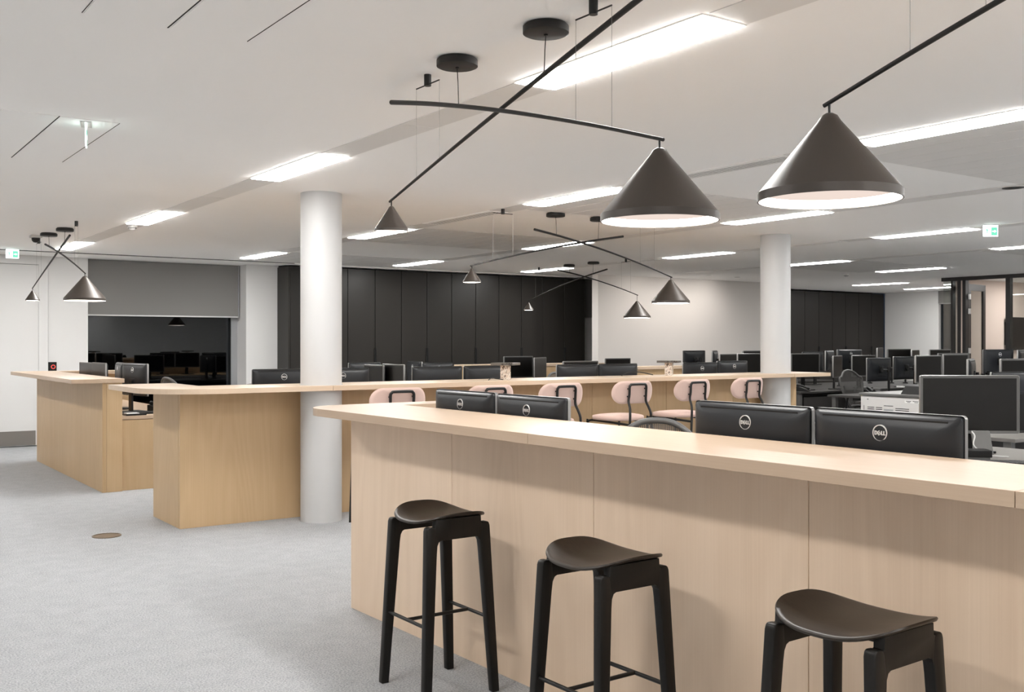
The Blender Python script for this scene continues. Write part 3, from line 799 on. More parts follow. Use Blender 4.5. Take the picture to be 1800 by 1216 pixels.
# ------------------------------------------------------------------ computer screens
MW, MH = 0.555, 0.335
def frame_grid(t0, t1): pass
def monitor_meshes():
    d = {}
    w, h = MW / 2, MH / 2
    # back shell: rings from the rim to the flat rear
    m = MB(); rings = []
    def rr(ww, hh, r, y):
        pts = []
        for cx, cz, a in ((ww - r, hh - r, 0), (-(ww - r), hh - r, 90), (-(ww - r), -(hh - r), 180), (ww - r, -(hh - r), 270)):
            for k in range(5): pts.append((cx + r * cos(R(a + 22.5 * k)), y, cz + r * sin(R(a + 22.5 * k))))
        return pts
    for ww, hh, r, y in ((w - 0.004, h - 0.004, 0.012, 0.012), (w - 0.005, h - 0.005, 0.014, 0.020), (w - 0.022, h - 0.020, 0.02, 0.031), (w - 0.060, h - 0.050, 0.03, 0.040), (w - 0.12, h - 0.09, 0.04, 0.044)):
        rings.append([m.b.verts.new(p) for p in rr(ww, hh, r, y)])
    for A, Q in zip(rings, rings[1:]):
        for i in range(20): m.b.faces.new([A[i], A[(i + 1) % 20], Q[(i + 1) % 20], Q[i]])
    m.b.faces.new(rings[-1]); m.b.faces.new(rings[0][::-1])
    d['housing'] = m.mesh('housing', 'plastic', True, 50)
    # rim + bezel ring
    m = MB()
    o1 = [m.b.verts.new(p) for p in rr(w, h, 0.012, 0.013)]
    o2 = [m.b.verts.new(p) for p in rr(w, h, 0.012, -0.004)]
    o3 = [m.b.verts.new(p) for p in rr(w - 0.0025, h - 0.0025, 0.010, -0.006)]
    for A, Q in ((o1, o2), (o2, o3)):
        for i in range(20): m.b.faces.new([A[i], A[(i + 1) % 20], Q[(i + 1) % 20], Q[i]])
    d['rim'] = m.mesh('rim', 'rim', True, 50)
    m = MB()
    a = [m.b.verts.new(p) for p in rr(w - 0.0025, h - 0.0025, 0.010, -0.006)]
    b = [m.b.verts.new(p) for p in rr(w - 0.017, h - 0.017, 0.001, -0.0045)]
    for i in range(20): m.b.faces.new([a[i], a[(i + 1) % 20], b[(i + 1) % 20], b[i]])
    d['bezel'] = m.mesh('bezel', 'greyplastic')
    d['screen'] = B(-w + 0.014, w - 0.014, -0.0040, 0.010, -h + 0.014, h - 0.014).mesh('screen', 'screen')
    d['slot'] = B(-w + 0.045, w - 0.045, 0.022, 0.0325, h - 0.0255, h - 0.0195).mesh('vent_slot', 'gap')
    # mount cover on the lower back
    d['cover'] = B(-0.062, 0.062, 0.040, 0.0462, -0.095, 0.010, bev=0.002).mesh('mount_cover', 'plastic')
    # round badge: ring and the four letters (second one tilted)
    m = MB(); yb0, yb1 = 0.0345, 0.0440
    R0, R1, cz = 0.0270, 0.0240, 0.098
    n = 40
    V = [[m.b.verts.new((r * cos(2 * pi * i / n), y, cz + r * sin(2 * pi * i / n))) for i in range(n)] for r, y in ((R0, yb0), (R0, yb1), (R1, yb1), (R1, yb0))]
    for A, Q in zip(V, V[1:]):
        for i in range(n): m.b.faces.new([A[i], A[(i + 1) % n], Q[(i + 1) % n], Q[i]])
    def stroke(pts):  # points given left-to-right as read from behind (mirror x)
        m.prism([(-x * 0.82, cz + z * 0.82) for x, z in pts], yb0, yb1, 'y')
    H, T = 0.0085, 0.0042
    # D
    x = -0.0245
    stroke([(x, -H), (x + T, -H), (x + T, H), (x, H)])
    oo = [(x + T, H), (x + 0.007, H), (x + 0.0125, 0.0055), (x + 0.0135, 0), (x + 0.0125, -0.0055), (x + 0.007, -H), (x + T, -H)]
    ii = [(x + T, H - 0.0036), (x + 0.0065, H - 0.0036), (x + 0.009, 0.003), (x + 0.0093, 0), (x + 0.009, -0.003), (x + 0.0065, -H + 0.0036), (x + T, -H + 0.0036)]
    for k in range(6): stroke([oo[k], oo[k + 1], ii[k + 1], ii[k]])
    # E, turned
    ca, sa = cos(R(38)), sin(R(38)); ex, ez = -0.0035, 0.0
    def er(p): return (ex + p[0] * ca - p[1] * sa, ez + p[0] * sa + p[1] * ca)
    e = 0.0078
    for q in ([(-e, -e), (-e + 0.0036, -e), (-e + 0.0036, e), (-e, e)], [(-e, e - 0.0034), (e * 0.8, e - 0.0034), (e * 0.8, e), (-e, e)], [(-e, -0.0016), (e * 0.7, -0.0016), (e * 0.7, 0.0016), (-e, 0.0016)], [(-e, -e), (e * 0.8, -e), (e * 0.8, -e + 0.0034), (-e, -e + 0.0034)]):
        stroke([er(p) for p in q])
    for x in (0.0055, 0.0160):
        stroke([(x, -H), (x + T, -H), (x + T, H), (x, H)]); stroke([(x + T, -H), (x + 0.0095, -H), (x + 0.0095, -H + 0.004), (x + T, -H + 0.004)])
    d['badge'] = m.mesh('badge', 'logo')
    # unit-height neck, foot plate, swing arm
    d['neck'] = MB().prism([(-0.035, 0), (0.035, 0), (0.027, 1), (-0.027, 1)], 0.046, 0.066, 'y').mesh('neck', 'blackplastic')
    d['foot'] = MB().prism([(-0.12, -0.10), (0.12, -0.10), (0.13, -0.06), (0.10, 0.10), (-0.10, 0.10), (-0.13, -0.06)], 0, 0.014, 'z', 0.004).mesh('foot', 'blackplastic')
    m = MB()
    m.cyl(0, 0.17, 0, 1, 0.017, 0.017, 16)
    d['post'] = m.mesh('arm_post', 'blackplastic', True)
    m = MB().cyl(0, 0.17, -0.03, 0.035, 0.027, 0.027, 16)
    m.tube([(0, 0.17, 0.0), (0.10, 0.13, 0.0), (0.06, 0.085, 0.0), (0, 0.060, 0.0)], 0.012, 8)
    m.cyl(0.10, 0.13, -0.025, 0.025, 0.02, 0.02, 12)
    m.box(-0.05, 0.05, 0.044, 0.056, -0.05, 0.05, bev=0.004)
    m.cyl(0, 0.068, -0.035, 0.035, 0.018, 0.018, 12)
    d['arm'] = m.mesh('swing_arm', 'blackplastic', True)
    d['clamp'] = MB().cyl(0, 0.17, 0, 0.02, 0.045, 0.040, 20).mesh('clamp', 'blackplastic', True)
    return d
MM = monitor_meshes()
def monitor(x, y, yaw, ztop, face, label, desk=0.73, mount='foot', badge=True, group='black office screens'):
    """face 's': the screen looks towards the camera side; 'b': its back does. yaw = direction of its width"""
    t = thing('computer_monitor', label, 'monitor', (x, y, desk), R(yaw + (180 if face == 'b' else 0)), group)
    zc = ztop - MH / 2 - desk
    h = put('housing', MM['housing'], t, (0, 0, zc))
    put('vent_slot', MM['slot'], h)
    if badge: put('badge', MM['badge'], h)
    put('mount_cover', MM['cover'], h)
    put('rim', MM['rim'], t, (0, 0, zc)); put('bezel', MM['bezel'], t, (0, 0, zc)); put('screen', MM['screen'], t, (0, 0, zc))
    if mount == 'foot':
        put('neck', MM['neck'], t, (0, 0, 0.012), scale=(1, 1, zc - 0.02)); put('foot', MM['foot'], t, (0, 0.02, 0))
    else:
        put('arm_post', MM['post'], t, (0, 0, 0.0), scale=(1, 1, zc + 0.05)); put('swing_arm', MM['arm'], t, (0, 0, zc)); put('clamp', MM['clamp'], t)
    return t

def loc(p):  # near-counter local -> world
    return (n0[0] + p[0] * cos(CR) - p[1] * sin(CR), n0[1] + p[0] * sin(CR) + p[1] * cos(CR))
PA = 'pair of screens behind the near counter, left pair'
for ly, zt, lb in ((-0.66, 1.197, 'black screen back with round badge, far left one behind the near counter'),
                   (-1.235, 1.195, 'black screen back with silver right edge before a half hidden pink chair'),
                   (-2.585, 1.222, 'large black screen back left of the nearest one, slot along its top'),
                   (-3.155, 1.223, 'nearest and largest black screen back with round white badge')):
    p = loc((0.655, ly))
    monitor(p[0], p[1], -90 + 1.4, zt, 'b', lb)
mon = [
    # middle counter row (y = 8.5), backs to the camera
    (3.48, 8.46, 0, 1.222, 'b', 'black screen back with white badge left of the near white column'),
    (4.04, 8.46, 0, 1.222, 'b', 'black screen back half hidden by the near white column'),
    (5.045, 8.46, 0, 1.222, 'b', 'left screen back of the pair behind the middle counter before the cabinets', 0),
    (5.62, 8.46, 0, 1.222, 'b', 'right screen back of the pair, touching the left terrazzo stand', 0),
    (6.76, 8.46, 0, 1.222, 'b', 'left screen back of the pair between the two terrazzo stands', 0),
    (7.32, 8.46, 0, 1.222, 'b', 'right screen back of the pair between the two terrazzo stands', 0),
    (8.575, 8.46, 0, 1.222, 'b', 'badged screen back just right of the right terrazzo stand'),
    (9.15, 8.50, 4, 1.235, 'b', 'badged screen back just left of the far white column'),
    # reception
    (2.86, 12.98, -87, 1.213, 's', 'left of two small screens on the reception desk by the white wall'),
    (2.86, 12.36, -88, 1.219, 's', 'right of two small screens on the reception desk by the white wall'),
    (2.90, 11.53, -97, 1.233, 'b', 'narrow badged screen at the reception, hidden by its right neighbour'),
    (2.90, 10.94, -80, 1.235, 'b', 'badged screen back nearest the open end of the reception desk'),
]
for a in mon:
    x, y, yaw, zt, f, lb = a[:6]
    monitor(x, y, yaw, zt, f, lb, badge=(len(a) < 7))
back_mon = [
    (5.23, 10.13, -95, 1.205, 's', 'black screen facing left just right of the near column', 'foot'),
    (5.26, 9.74, -93.7, 1.218, 's', 'angled black screen with silver right edge right of the near column', 'foot'),
    (5.69, 11.27, 19.3, 1.207, 'b', 'far screen back peeking over the screens right of the near column', 'foot'),
    (6.7, 11.79, -100.8, 1.202, 'b', 'narrow far screen left of the badged far screen before the cabinets', 'foot'),
    (6.89, 11.55, 13.8, 1.188, 'b', 'badged far screen back under the second cabinet handle', 'foot'),
    (9.19, 12.95, 0, 1.238, 's', 'black upright screen behind the left terrazzo stand', 'foot'),
    (9.39, 12.65, 34.3, 1.222, 's', 'narrow angled screen right of the upright one behind the terrazzo stand', 'foot'),
    (7.61, 9.45, 3, 1.232, 's', 'low dark screen showing only its top edge over the middle pair', 'foot'),
    (11.22, 12.95, 0, 1.19, 's', 'small black screen against the grey wall left of the right terrazzo stand', 'foot'),
    (13.03, 13.0, 1.5, 1.31, 'b', 'far screen back on an arm against the grey wall', 'arm'),
    (12.13, 11.65, 36.5, 1.322, 'b', 'very narrow edge-on screen against the grey wall', 'arm'),
    (11.58, 10.82, 15.0, 1.278, 's', 'angled screen above the badged back left of the far column', 'foot'),
    (11.07, 9.95, 6.5, 1.297, 's', 'dark screen touching the left side of the far white column', 'foot'),
    (13.45, 11.95, -7, 1.314, 's', 'far screen top edge beside the far column', 'foot'),
    (12.53, 10.15, -9.2, 1.286, 's', 'dark screen just right of the far white column', 'foot'),
    (14.24, 11.39, 1.5, 1.294, 'b', 'screen back behind the first one right of the far column', 'foot'),
    (14.06, 10.91, 25.5, 1.318, 'b', 'narrow upright screen back before the right-hand cabinets', 'arm'),
    (13.98, 10.45, -5.8, 1.34, 'b', 'badged screen back before the right-hand black cabinets', 'arm'),
    (13.19, 10.07, 23.7, 1.248, 's', 'narrow angled screen left of a wider one, silver left edge', 'foot'),
    (13.84, 10.07, -3.7, 1.251, 's', 'dark screen above the grey mesh chair', 'foot'),
    (12.56, 8.9, 0.8, 1.236, 'b', 'screen back with black swing arm, left of two', 'arm'),
    (13.16, 8.9, 2.8, 1.251, 'b', 'screen back with black swing arm, right of two', 'arm'),
    (11.3, 7.3, 0.8, 1.295, 's', 'left dark screen of the pair above the big near screen', 'arm'),
    (11.88, 7.3, 0.5, 1.308, 's', 'right dark screen of the pair above the big near screen', 'arm'),
    (15.62, 11.03, 25.5, 1.36, 's', 'thin edge-on screen at the right end of the cabinets', 'arm'),
    (15.84, 10.8, -9.2, 1.34, 's', 'far screen against the pale wall right of the cabinets', 'arm'),
    (16.17, 10.7, 20.8, 1.32, 's', 'narrow far screen left of the glass corner', 'arm'),
    (16.45, 10.4, -5.5, 1.33, 's', 'far screen directly in front of the glass corner', 'arm'),
    (13.86, 8.55, -17.5, 1.296, 's', 'screen showing a thin top edge under the glass room door', 'arm'),
    (13.47, 7.66, -12.5, 1.357, 'b', 'badged screen back in front of the glass meeting room', 'arm'),
    (13.98, 7.6, 16.2, 1.351, 'b', 'narrow tilted screen right of the badged one at the glass room', 'arm'),
    (9.55, 5.72, 26, 1.289, 'b', 'edge-on silver-rimmed screen left of the wide one at the right', 'arm'),
    (9.73, 5.3, -10.7, 1.294, 's', 'wide dark screen at the right edge below the television', 'foot'),
    (8.11, 4.46, -12.8, 1.213, 'b', 'screen back showing its slotted top edge at the right border', 'foot'),
]
for x, y, yaw, zt, f, lb, mt_ in back_mon:
    monitor(x, y, yaw, zt, f, lb, mount=mt_, badge=('badged' in lb))
monitor(5.54, 3.32, -40, 1.262, 's', 'large dark screen facing the camera above the near screen backs at the right', desk=0.82)
monitor(5.98, 2.92, -43, 1.266, 's', 'dark screen cut off by the right edge of the picture', desk=0.82)

# ------------------------------------------------------------------ office desks
def bench(x0, x1, y0, y1, z, label, mat='desk', modesty=True):
    t = thing('desk', label, 'desk', (x0, y0, 0))
    w, d = x1 - x0, y1 - y0
    B(0, w, 0, d, z - 0.028, z, bev=0.003).build('desk_top', mat, t)
    for x in (0.03, w - 0.09):
        for y in (0.05, d - 0.11): B(x, x + 0.06, y, y + 0.06, 0, z - 0.028).build('leg', 'greyplastic', t)
    B(0.09, w - 0.09, d / 2 - 0.02, d / 2 + 0.02, z - 0.08, z - 0.03).build('beam', 'greyplastic', t)
    if modesty: B(0.12, w - 0.12, d / 2 - 0.2, d / 2 - 0.18, 0.30, z - 0.085).build('modesty_panel', 'desk', t)
    return t
bench(4.9, 5.95, 2.05, 4.3, 0.82, 'grey desk with the large front-facing screen behind the near counter', 'desk_light')
bench(11.7, 14.4, 8.45, 9.10, 0.73, 'dark desk in front of the grey mesh chair at the right')
bench(10.7, 14.5, 6.9, 7.9, 0.73, 'dark desk under the pair of screens before the glass room')
bench(12.0, 17.3, 9.80, 10.28, 0.73, 'dark long desk in front of the right-hand cabinets')
bench(11.3, 17.3, 10.30, 11.9, 0.73, 'wide dark desk farthest right before the glass room')
bench(12.4, 16.4, 12.5, 13.4, 0.73, 'dark desk along the grey wall')
bench(8.6, 11.8, 12.45, 13.28, 0.73, 'dark desk in front of the far oak counter')
bench(7.45, 10.4, 4.1, 5.95, 0.73, 'dark desk at the right edge behind the white printer', 'desk_light')
bench(4.7, 9.6, 9.30, 10.6, 0.73, 'dark desk opposite the middle counter screens')
bench(5.0, 8.3, 10.95, 12.2, 0.73, 'dark desk near the black cabinets on the left')
bench(10.4, 11.6, 9.55, 10.3, 0.73, 'small dark desk behind the far white column')

# ------------------------------------------------------------------ mesh office chairs
def office_meshes():
    d = {}
    def bp(u, v):       # u -1..1 across, v 0..1 up: waisted at the bottom, round on top
        half = (0.17 + 0.10 * math.sin(min(1, v * 1.15) * pi / 2)) * (1.0 if v < 0.72 else math.sqrt(max(0.0, 1 - ((v - 0.72) / 0.28) ** 2 * 0.42)))
        x = u * half
        y = -0.225 - 0.13 * v + 0.05 * u * u - 0.03 * math.sin(v * pi)
        z = 0.50 + 0.53 * v - 0.095 * (v > 0.72) * max(0.0, (v - 0.72) / 0.28) ** 1.5 * abs(u) ** 2.4
        return (x, y, z)
    d['net'] = MB().grid(lambda a, b: bp(a * 2 - 1, b), 12, 16).mesh('back_net', 'net', True)
    loop = [bp(1, i / 14) for i in range(15)] + [bp(1 - 2 * i / 10, 1) for i in range(1, 10)] + [bp(-1, 1 - i / 14) for i in range(15)] + [bp(-1 + 2 * i / 6, 0) for i in range(1, 6)]
    d['frame'] = MB().tube(loop, 0.016, 10, closed=True).mesh('back_frame', 'greyplastic', True)
    d['spine'] = MB().tube(smooth_path([(0.0, -0.10, 0.40), (0, -0.24, 0.44), (0.05, -0.30, 0.56), (0.15, -0.31, 0.80)], 4), 0.014, 8).tube(smooth_path([(0, -0.24, 0.44), (-0.05, -0.30, 0.56), (-0.15, -0.31, 0.80)], 4), 0.014, 8).mesh('back_support', 'greyplastic', True)
    def seatp(a, b):
        u, v = a * 2 - 1, b * 2 - 1
        return (u * 0.25 * (1 - 0.12 * v * v), v * 0.23, 0.455 + 0.02 * u * u - 0.03 * max(0, v) ** 3)
    d['seat'] = MB().grid(seatp, 10, 10).grid(lambda a, b: (seatp(a, b)[0], seatp(a, b)[1], seatp(a, b)[2] - 0.03), 10, 10).mesh('seat', 'net', True)
    lp = [seatp(i / 10, 0) for i in range(10)] + [seatp(1, i / 10) for i in range(10)] + [seatp(1 - i / 10, 1) for i in range(10)] + [seatp(0, 1 - i / 10) for i in range(10)]
    d['seat_frame'] = MB().tube([(x, y, z - 0.012) for x, y, z in lp], 0.018, 8, closed=True).mesh('seat_frame', 'greyplastic', True)
    d['arm'] = MB().tube(smooth_path([(0.20, -0.12, 0.42), (0.30, -0.15, 0.46), (0.305, -0.12, 0.64)], 5), 0.015, 8).box(0.26, 0.345, -0.17, 0.10, 0.64, 0.67, bev=0.012).mesh('armrest', 'blackplastic', True, 50)
    d['lift'] = MB().cyl(0, 0, 0.07, 0.42, 0.028, 0.022, 16).box(-0.09, 0.09, -0.12, 0.10, 0.38, 0.43, bev=0.01).mesh('gas_lift', 'blackplastic', True, 50)
    d['leg'] = MB().tube([(0, 0, 0.095), (0.15, 0, 0.09), (0.30, 0, 0.065)], [0.024, 0.020, 0.014], 8).mesh('base_leg', 'greyplastic', True)
    t = MB().lathe([(0, -0.011), (0.024, -0.011), (0.028, -0.006), (0.028, 0.006), (0.024, 0.011), (0, 0.011)], 16)
    t.xf(Matrix.Rotation(pi / 2, 4, 'X')); t.xf(Matrix.Translation((0.30, 0.016, 0.029)))
    t.box(0.288, 0.312, -0.006, 0.004, 0.03, 0.066)
    d['caster'] = t.mesh('caster', 'blackplastic', True, 40)
    return d
OC = office_meshes()
def office_chair(x, y, rz, label, s=1.0):
    t = thing('office_chair', label, 'office chair', (x, y, 0), R(rz), 'mesh office chairs')
    put('back_net', OC['net'], t); put('back_frame', OC['frame'], t); put('back_support', OC['spine'], t); put('seat', OC['seat'], t); put('seat_frame', OC['seat_frame'], t)
    put('armrest', OC['arm'], t); put('armrest', OC['arm'], t, scale=(-1, 1, 1)); put('gas_lift', OC['lift'], t)
    for k in range(5):
        l_ = put('base_leg', OC['leg'], t, rot=(0, 0, R(72 * k + 18))); put('caster', OC['caster'], l_)
office_chair(3.55, 3.86, 130, 'mesh office chair whose rounded top shows over the near counter')
office_chair(3.95, 12.35, -80, 'mesh office chair top showing behind the reception in front of the dark window')
office_chair(13.05, 9.43, 180, 'grey mesh office chair facing the dark desk at the right')
office_chair(14.9, 12.05, 200, 'black mesh office chair right of the far column worktop end')
office_chair(14.85, 8.95, 160, 'mesh office chair half hidden by the swing-arm screens')
office_chair(12.1, 6.55, 10, 'mesh office chair behind the white printer at the right')
office_chair(9.95, 11.9, 185, 'dark office chair behind the right terrazzo stand')
office_chair(8.72, 10.98, 190, 'dark office chair behind the pair between the terrazzo stands')
office_chair(3.6, 9.55, 150, 'dark office chair in the gap behind the near white column')
office_chair(6.45, 3.0, 90, 'mesh office chair behind the large front-facing screen')

# ------------------------------------------------------------------ terrazzo stands
for x, y, lb in ((5.43, 7.86, 'left terrazzo stand with flat square top on the middle counter'), (7.515, 7.86, 'right terrazzo stand with flat square top on the middle counter')):
    t = thing('terrazzo_stand', lb, 'stand', (x, y, TZ), R(35), 'terrazzo stands on the middle counter')
    B(-0.038, 0.038, -0.038, 0.038, 0, 0.135, bev=0.002).build('pillar', 'terrazzo', t)
    B(-0.108, 0.108, -0.108, 0.108, 0.135, 0.157, bev=0.002).build('top_slab', 'terrazzo_dark', t)

# ------------------------------------------------------------------ printer
pr = thing('printer', 'white office printer with louvred side vents at the right', 'printer', (6.80, 4.70, 0.0))
B(0.0, 0.55, -0.33, 0.28, 0.0, 1.04, bev=0.012).build('body', 'white_plastic', pr)
B(-0.012, 0.0, -0.30, 0.245, 0.45, 1.03, bev=0.004).build('side_cover', 'white_plastic', pr)
B(-0.015, 0.56, -0.335, 0.285, 1.04, 1.062, bev=0.006).build('top_lid', 'greyplastic', pr)
for k in range(5):
    for y0, y1 in ((0.145, 0.205), (0.075, 0.13), (-0.155, -0.04)):
        B(-0.0135, -0.0115, y0, y1, 0.895 + 0.014 * k, 0.900 + 0.014 * k).build('vent_slot', 'gap', pr)
B(-0.0135, -0.0115, -0.02, 0.06, 0.885, 0.945).build('grip_recess', 'frame_grey', pr)
B(-0.0135, -0.0115, -0.02, 0.06, 0.968, 0.972).build('vent_slot', 'gap', pr)
B(-0.014, -0.0115, -0.24, -0.12, 1.000, 1.018).build('sticker', 'paper', pr)
for i, (a, b_, c, d_) in enumerate(((-0.235, -0.185, 1.011, 1.016), (-0.175, -0.13, 1.010, 1.015), (-0.232, -0.20, 1.003, 1.007), (-0.165, -0.14, 1.003, 1.007))):
    B(-0.0145, -0.0135, a, b_, c, d_).build('sticker_print', 'greyplastic', pr)
B(-0.0135, -0.0115, 0.235, 0.238, 0.90, 0.965).build('seam', 'gap', pr)
B(-0.014, -0.0115, 0.185, 0.235, 1.005, 1.022).build('latch', 'white_plastic', pr)
B(-0.0145, -0.0135, 0.195, 0.208, 1.011, 1.016).build('latch_mark', 'gap', pr)
t = MB().prism([(0.0, 0.0), (0.14, 0.0), (0.14, 0.03), (0.11, 0.075), (0.06, 0.06)], -0.24, -0.06, 'y', 0.003)
t.build('control_panel', 'blackplastic', pr, (0.02, 0, 1.062))

# ------------------------------------------------------------------ telephones, keyboards, mice, dock
def phone_meshes():
    d = {}
    d['base'] = MB().prism([(-0.09, 0.0), (0.10, 0.0), (0.10, 0.075), (0.06, 0.075), (-0.09, 0.022)], -0.11, 0.11, 'x', 0.004).mesh('base', 'blackplastic')
    m = MB()
    for i in range(4):
        for j in range(3):
            y = -0.06 + i * 0.022
            z = 0.022 + (y + 0.09) * 0.353
            m.box(0.0 + j * 0.022, 0.016 + j * 0.022, y, y + 0.014, z, z + 0.008)
    d['keys'] = m.mesh('keypad', 'rim')
    d['handset'] = MB().tube(smooth_path([(-0.075, -0.10, 0.045), (-0.075, -0.05, 0.062), (-0.075, 0.02, 0.086), (-0.075, 0.085, 0.093)], 4), [0.022] * 3 + [0.015] * 7 + [0.022] * 3, 10).mesh('handset', 'blackplastic', True)
    d['display'] = MB().prism([(0.03, 0.066), (0.06, 0.077), (0.06, 0.08), (0.03, 0.069)], 0.0, 0.09, 'x').mesh('display', 'greyplastic')
    return d
PH = phone_meshes()
def telephone(x, y, z, rz, label):
    t = thing('telephone', label, 'telephone', (x, y, z), R(rz), 'desk telephones')
    put('base', PH['base'], t); put('keypad', PH['keys'], t); put('handset', PH['handset'], t); put('display', PH['display'], t)
telephone(3.13, 10.82, 0.73, 20, 'black desk telephone on the reception desk')
telephone(12.25, 8.72, 0.73, -30, 'black telephone on the dark desk left of the white printer')
telephone(12.2, 9.92, 0.73, 30, 'black telephone beside the far column worktop end')
def key_mesh():
    m = MB()
    for r in range(6):
        for c in range(18): m.box(-0.205 + c * 0.0228, -0.205 + c * 0.0228 + 0.018, -0.06 + r * 0.0205, -0.06 + r * 0.0205 + 0.0165, 0.014, 0.0215)
    return m.mesh('keys', 'key')
KB = (MB().prism([(-0.07, 0), (0.075, 0), (0.075, 0.022), (-0.07, 0.012)], -0.22, 0.22, 'x', 0.003).mesh('case', 'blackplastic'), key_mesh())
def keyboard(x, y, z, rz, label):
    t = thing('keyboard', label, 'keyboard', (x, y, z), R(rz), 'black keyboards')
    put('case', KB[0], t); k = put('keys', KB[1], t); k['kind'] = 'stuff'
keyboard(5.03, 2.88, 0.82, -42, 'black keyboard in front of the large front-facing screen')
keyboard(2.88, 10.63, 0.73, 4, 'black keyboard near the edge of the reception desk')
keyboard(4.0, 8.78, 0.73, 180, 'black keyboard behind the near white column')
t = thing('docking_station', 'black docking box under the large front-facing screen', 'dock', (5.20, 3.16, 0.82), R(-42))
B(-0.17, 0.14, -0.06, 0.06, 0.012, 0.050, bev=0.004).build('case', 'blackplastic', t)
B(-0.16, 0.13, -0.055, 0.055, 0.0, 0.012).build('foot_pad', 'greyplastic', t)
for x in (-0.12, -0.09, -0.06): B(x, x + 0.018, -0.063, -0.060, 0.022, 0.032).build('port', 'rim', t)
t = thing('tablet_holder', 'pair of slanted dark panels under the large front-facing screen', 'holder', (5.42, 3.30, 0.82), R(-42))
for x in (-0.10, 0.06): MB().prism([(-0.06, 0), (-0.04, 0), (0.03, 0.13), (0.01, 0.13)], x, x + 0.10, 'x', 0.002).build('slanted_panel', 'greyplastic', t)
def cable(pts, r, mat, label, name='cable'):
    tag(MB().tube(smooth_path(pts, 6), r, 6).build(name, mat, None, smooth=True), label, 'cable')
cable([(5.45, 2.75, 0.825), (5.52, 2.82, 0.87), (5.62, 2.86, 0.90), (5.70, 2.80, 0.85), (5.62, 2.68, 0.826), (5.5, 2.62, 0.826), (5.55, 2.45, 0.826), (5.75, 2.40, 0.83)], 0.003, 'cable_grey', 'loose grey cable looping over the grey desk at the right edge')
cable([(5.10, 2.70, 0.825), (5.22, 2.62, 0.826), (5.28, 2.45, 0.826), (5.36, 2.30, 0.826), (5.42, 2.2, 0.826)], 0.003, 'cable', 'black cable lying across the grey desk at the right edge')
cable([(5.40, 3.22, 0.95), (5.36, 3.18, 0.93), (5.32, 3.16, 0.88), (5.36, 3.10, 0.835), (5.42, 3.02, 0.826)], 0.004, 'cable_grey', 'white cable hanging below the large front-facing screen')
cable([(5.20, 7.80, TZ + 0.003), (5.26, 7.84, TZ + 0.018), (5.32, 7.86, TZ + 0.012), (5.36, 7.80, TZ + 0.004)], 0.004, 'cable', 'short black cable curl beside the left terrazzo stand')
cable([(7.0, 8.02, TZ + 0.004), (7.1, 8.03, TZ + 0.035), (7.25, 8.02, TZ + 0.035), (7.4, 7.98, TZ + 0.006)], 0.005, 'cable', 'black cable arching on the middle counter beside the right terrazzo stand')
t = thing('computer_mouse', 'white mouse among the cables on the grey desk', 'mouse', (5.75, 2.75, 0.82), R(20))
MB().lathe([(0, 0), (0.03, 0.0), (0.034, 0.012), (0.026, 0.028), (0, 0.036)], 20).xf(Matrix.Diagonal((1, 1.6, 1, 1))).build('shell', 'white_plastic', t, smooth=True)
B(-0.004, 0.004, 0.015, 0.035, 0.026, 0.036, bev=0.002).build('scroll_wheel', 'greyplastic', t)
t = thing('paper_tray', 'small black tray of papers on the reception desk', 'tray', (2.76, 10.46, 0.73), R(5))
B(-0.10, 0.10, -0.05, 0.05, 0, 0.018, bev=0.003).build('tray', 'blackplastic', t)
B(-0.09, 0.03, -0.04, 0.04, 0.018, 0.024).build('papers', 'paper', t)
for i, (x, y, c, lb) in enumerate(((11.88, 8.6, 'yellow', 'yellow note pad on the dark desk at the right'), (14.6, 9.95, 'paper', 'white papers on the long dark desk before the cabinets'))):
    t = thing('note_pad', lb, 'note pad', (x, y, 0.73), R(20 + 30 * i))
    B(-0.05, 0.05, -0.07, 0.07, 0, 0.02, bev=0.002).build('pages', c, t)
    B(-0.052, 0.052, 0.062, 0.072, 0, 0.023).build('binding', 'greyplastic', t)

# red call point on the white wall, behind the reception
t = thing('door_control', 'dark wall box with glowing red ring behind the reception', 'wall control', (2.98, 15.598, 1.04))
B(-0.055, 0.055, -0.03, 0.0, 0, 0.135, bev=0.004).build('box', 'blackplastic', t)
MB().lathe([(0.020, 0), (0.030, 0), (0.030, 0.006), (0.020, 0.006)], 24).xf(Matrix.Rotation(pi / 2, 4, 'X')).build('light_ring', 'red', t, (0.008, -0.030, 0.068))

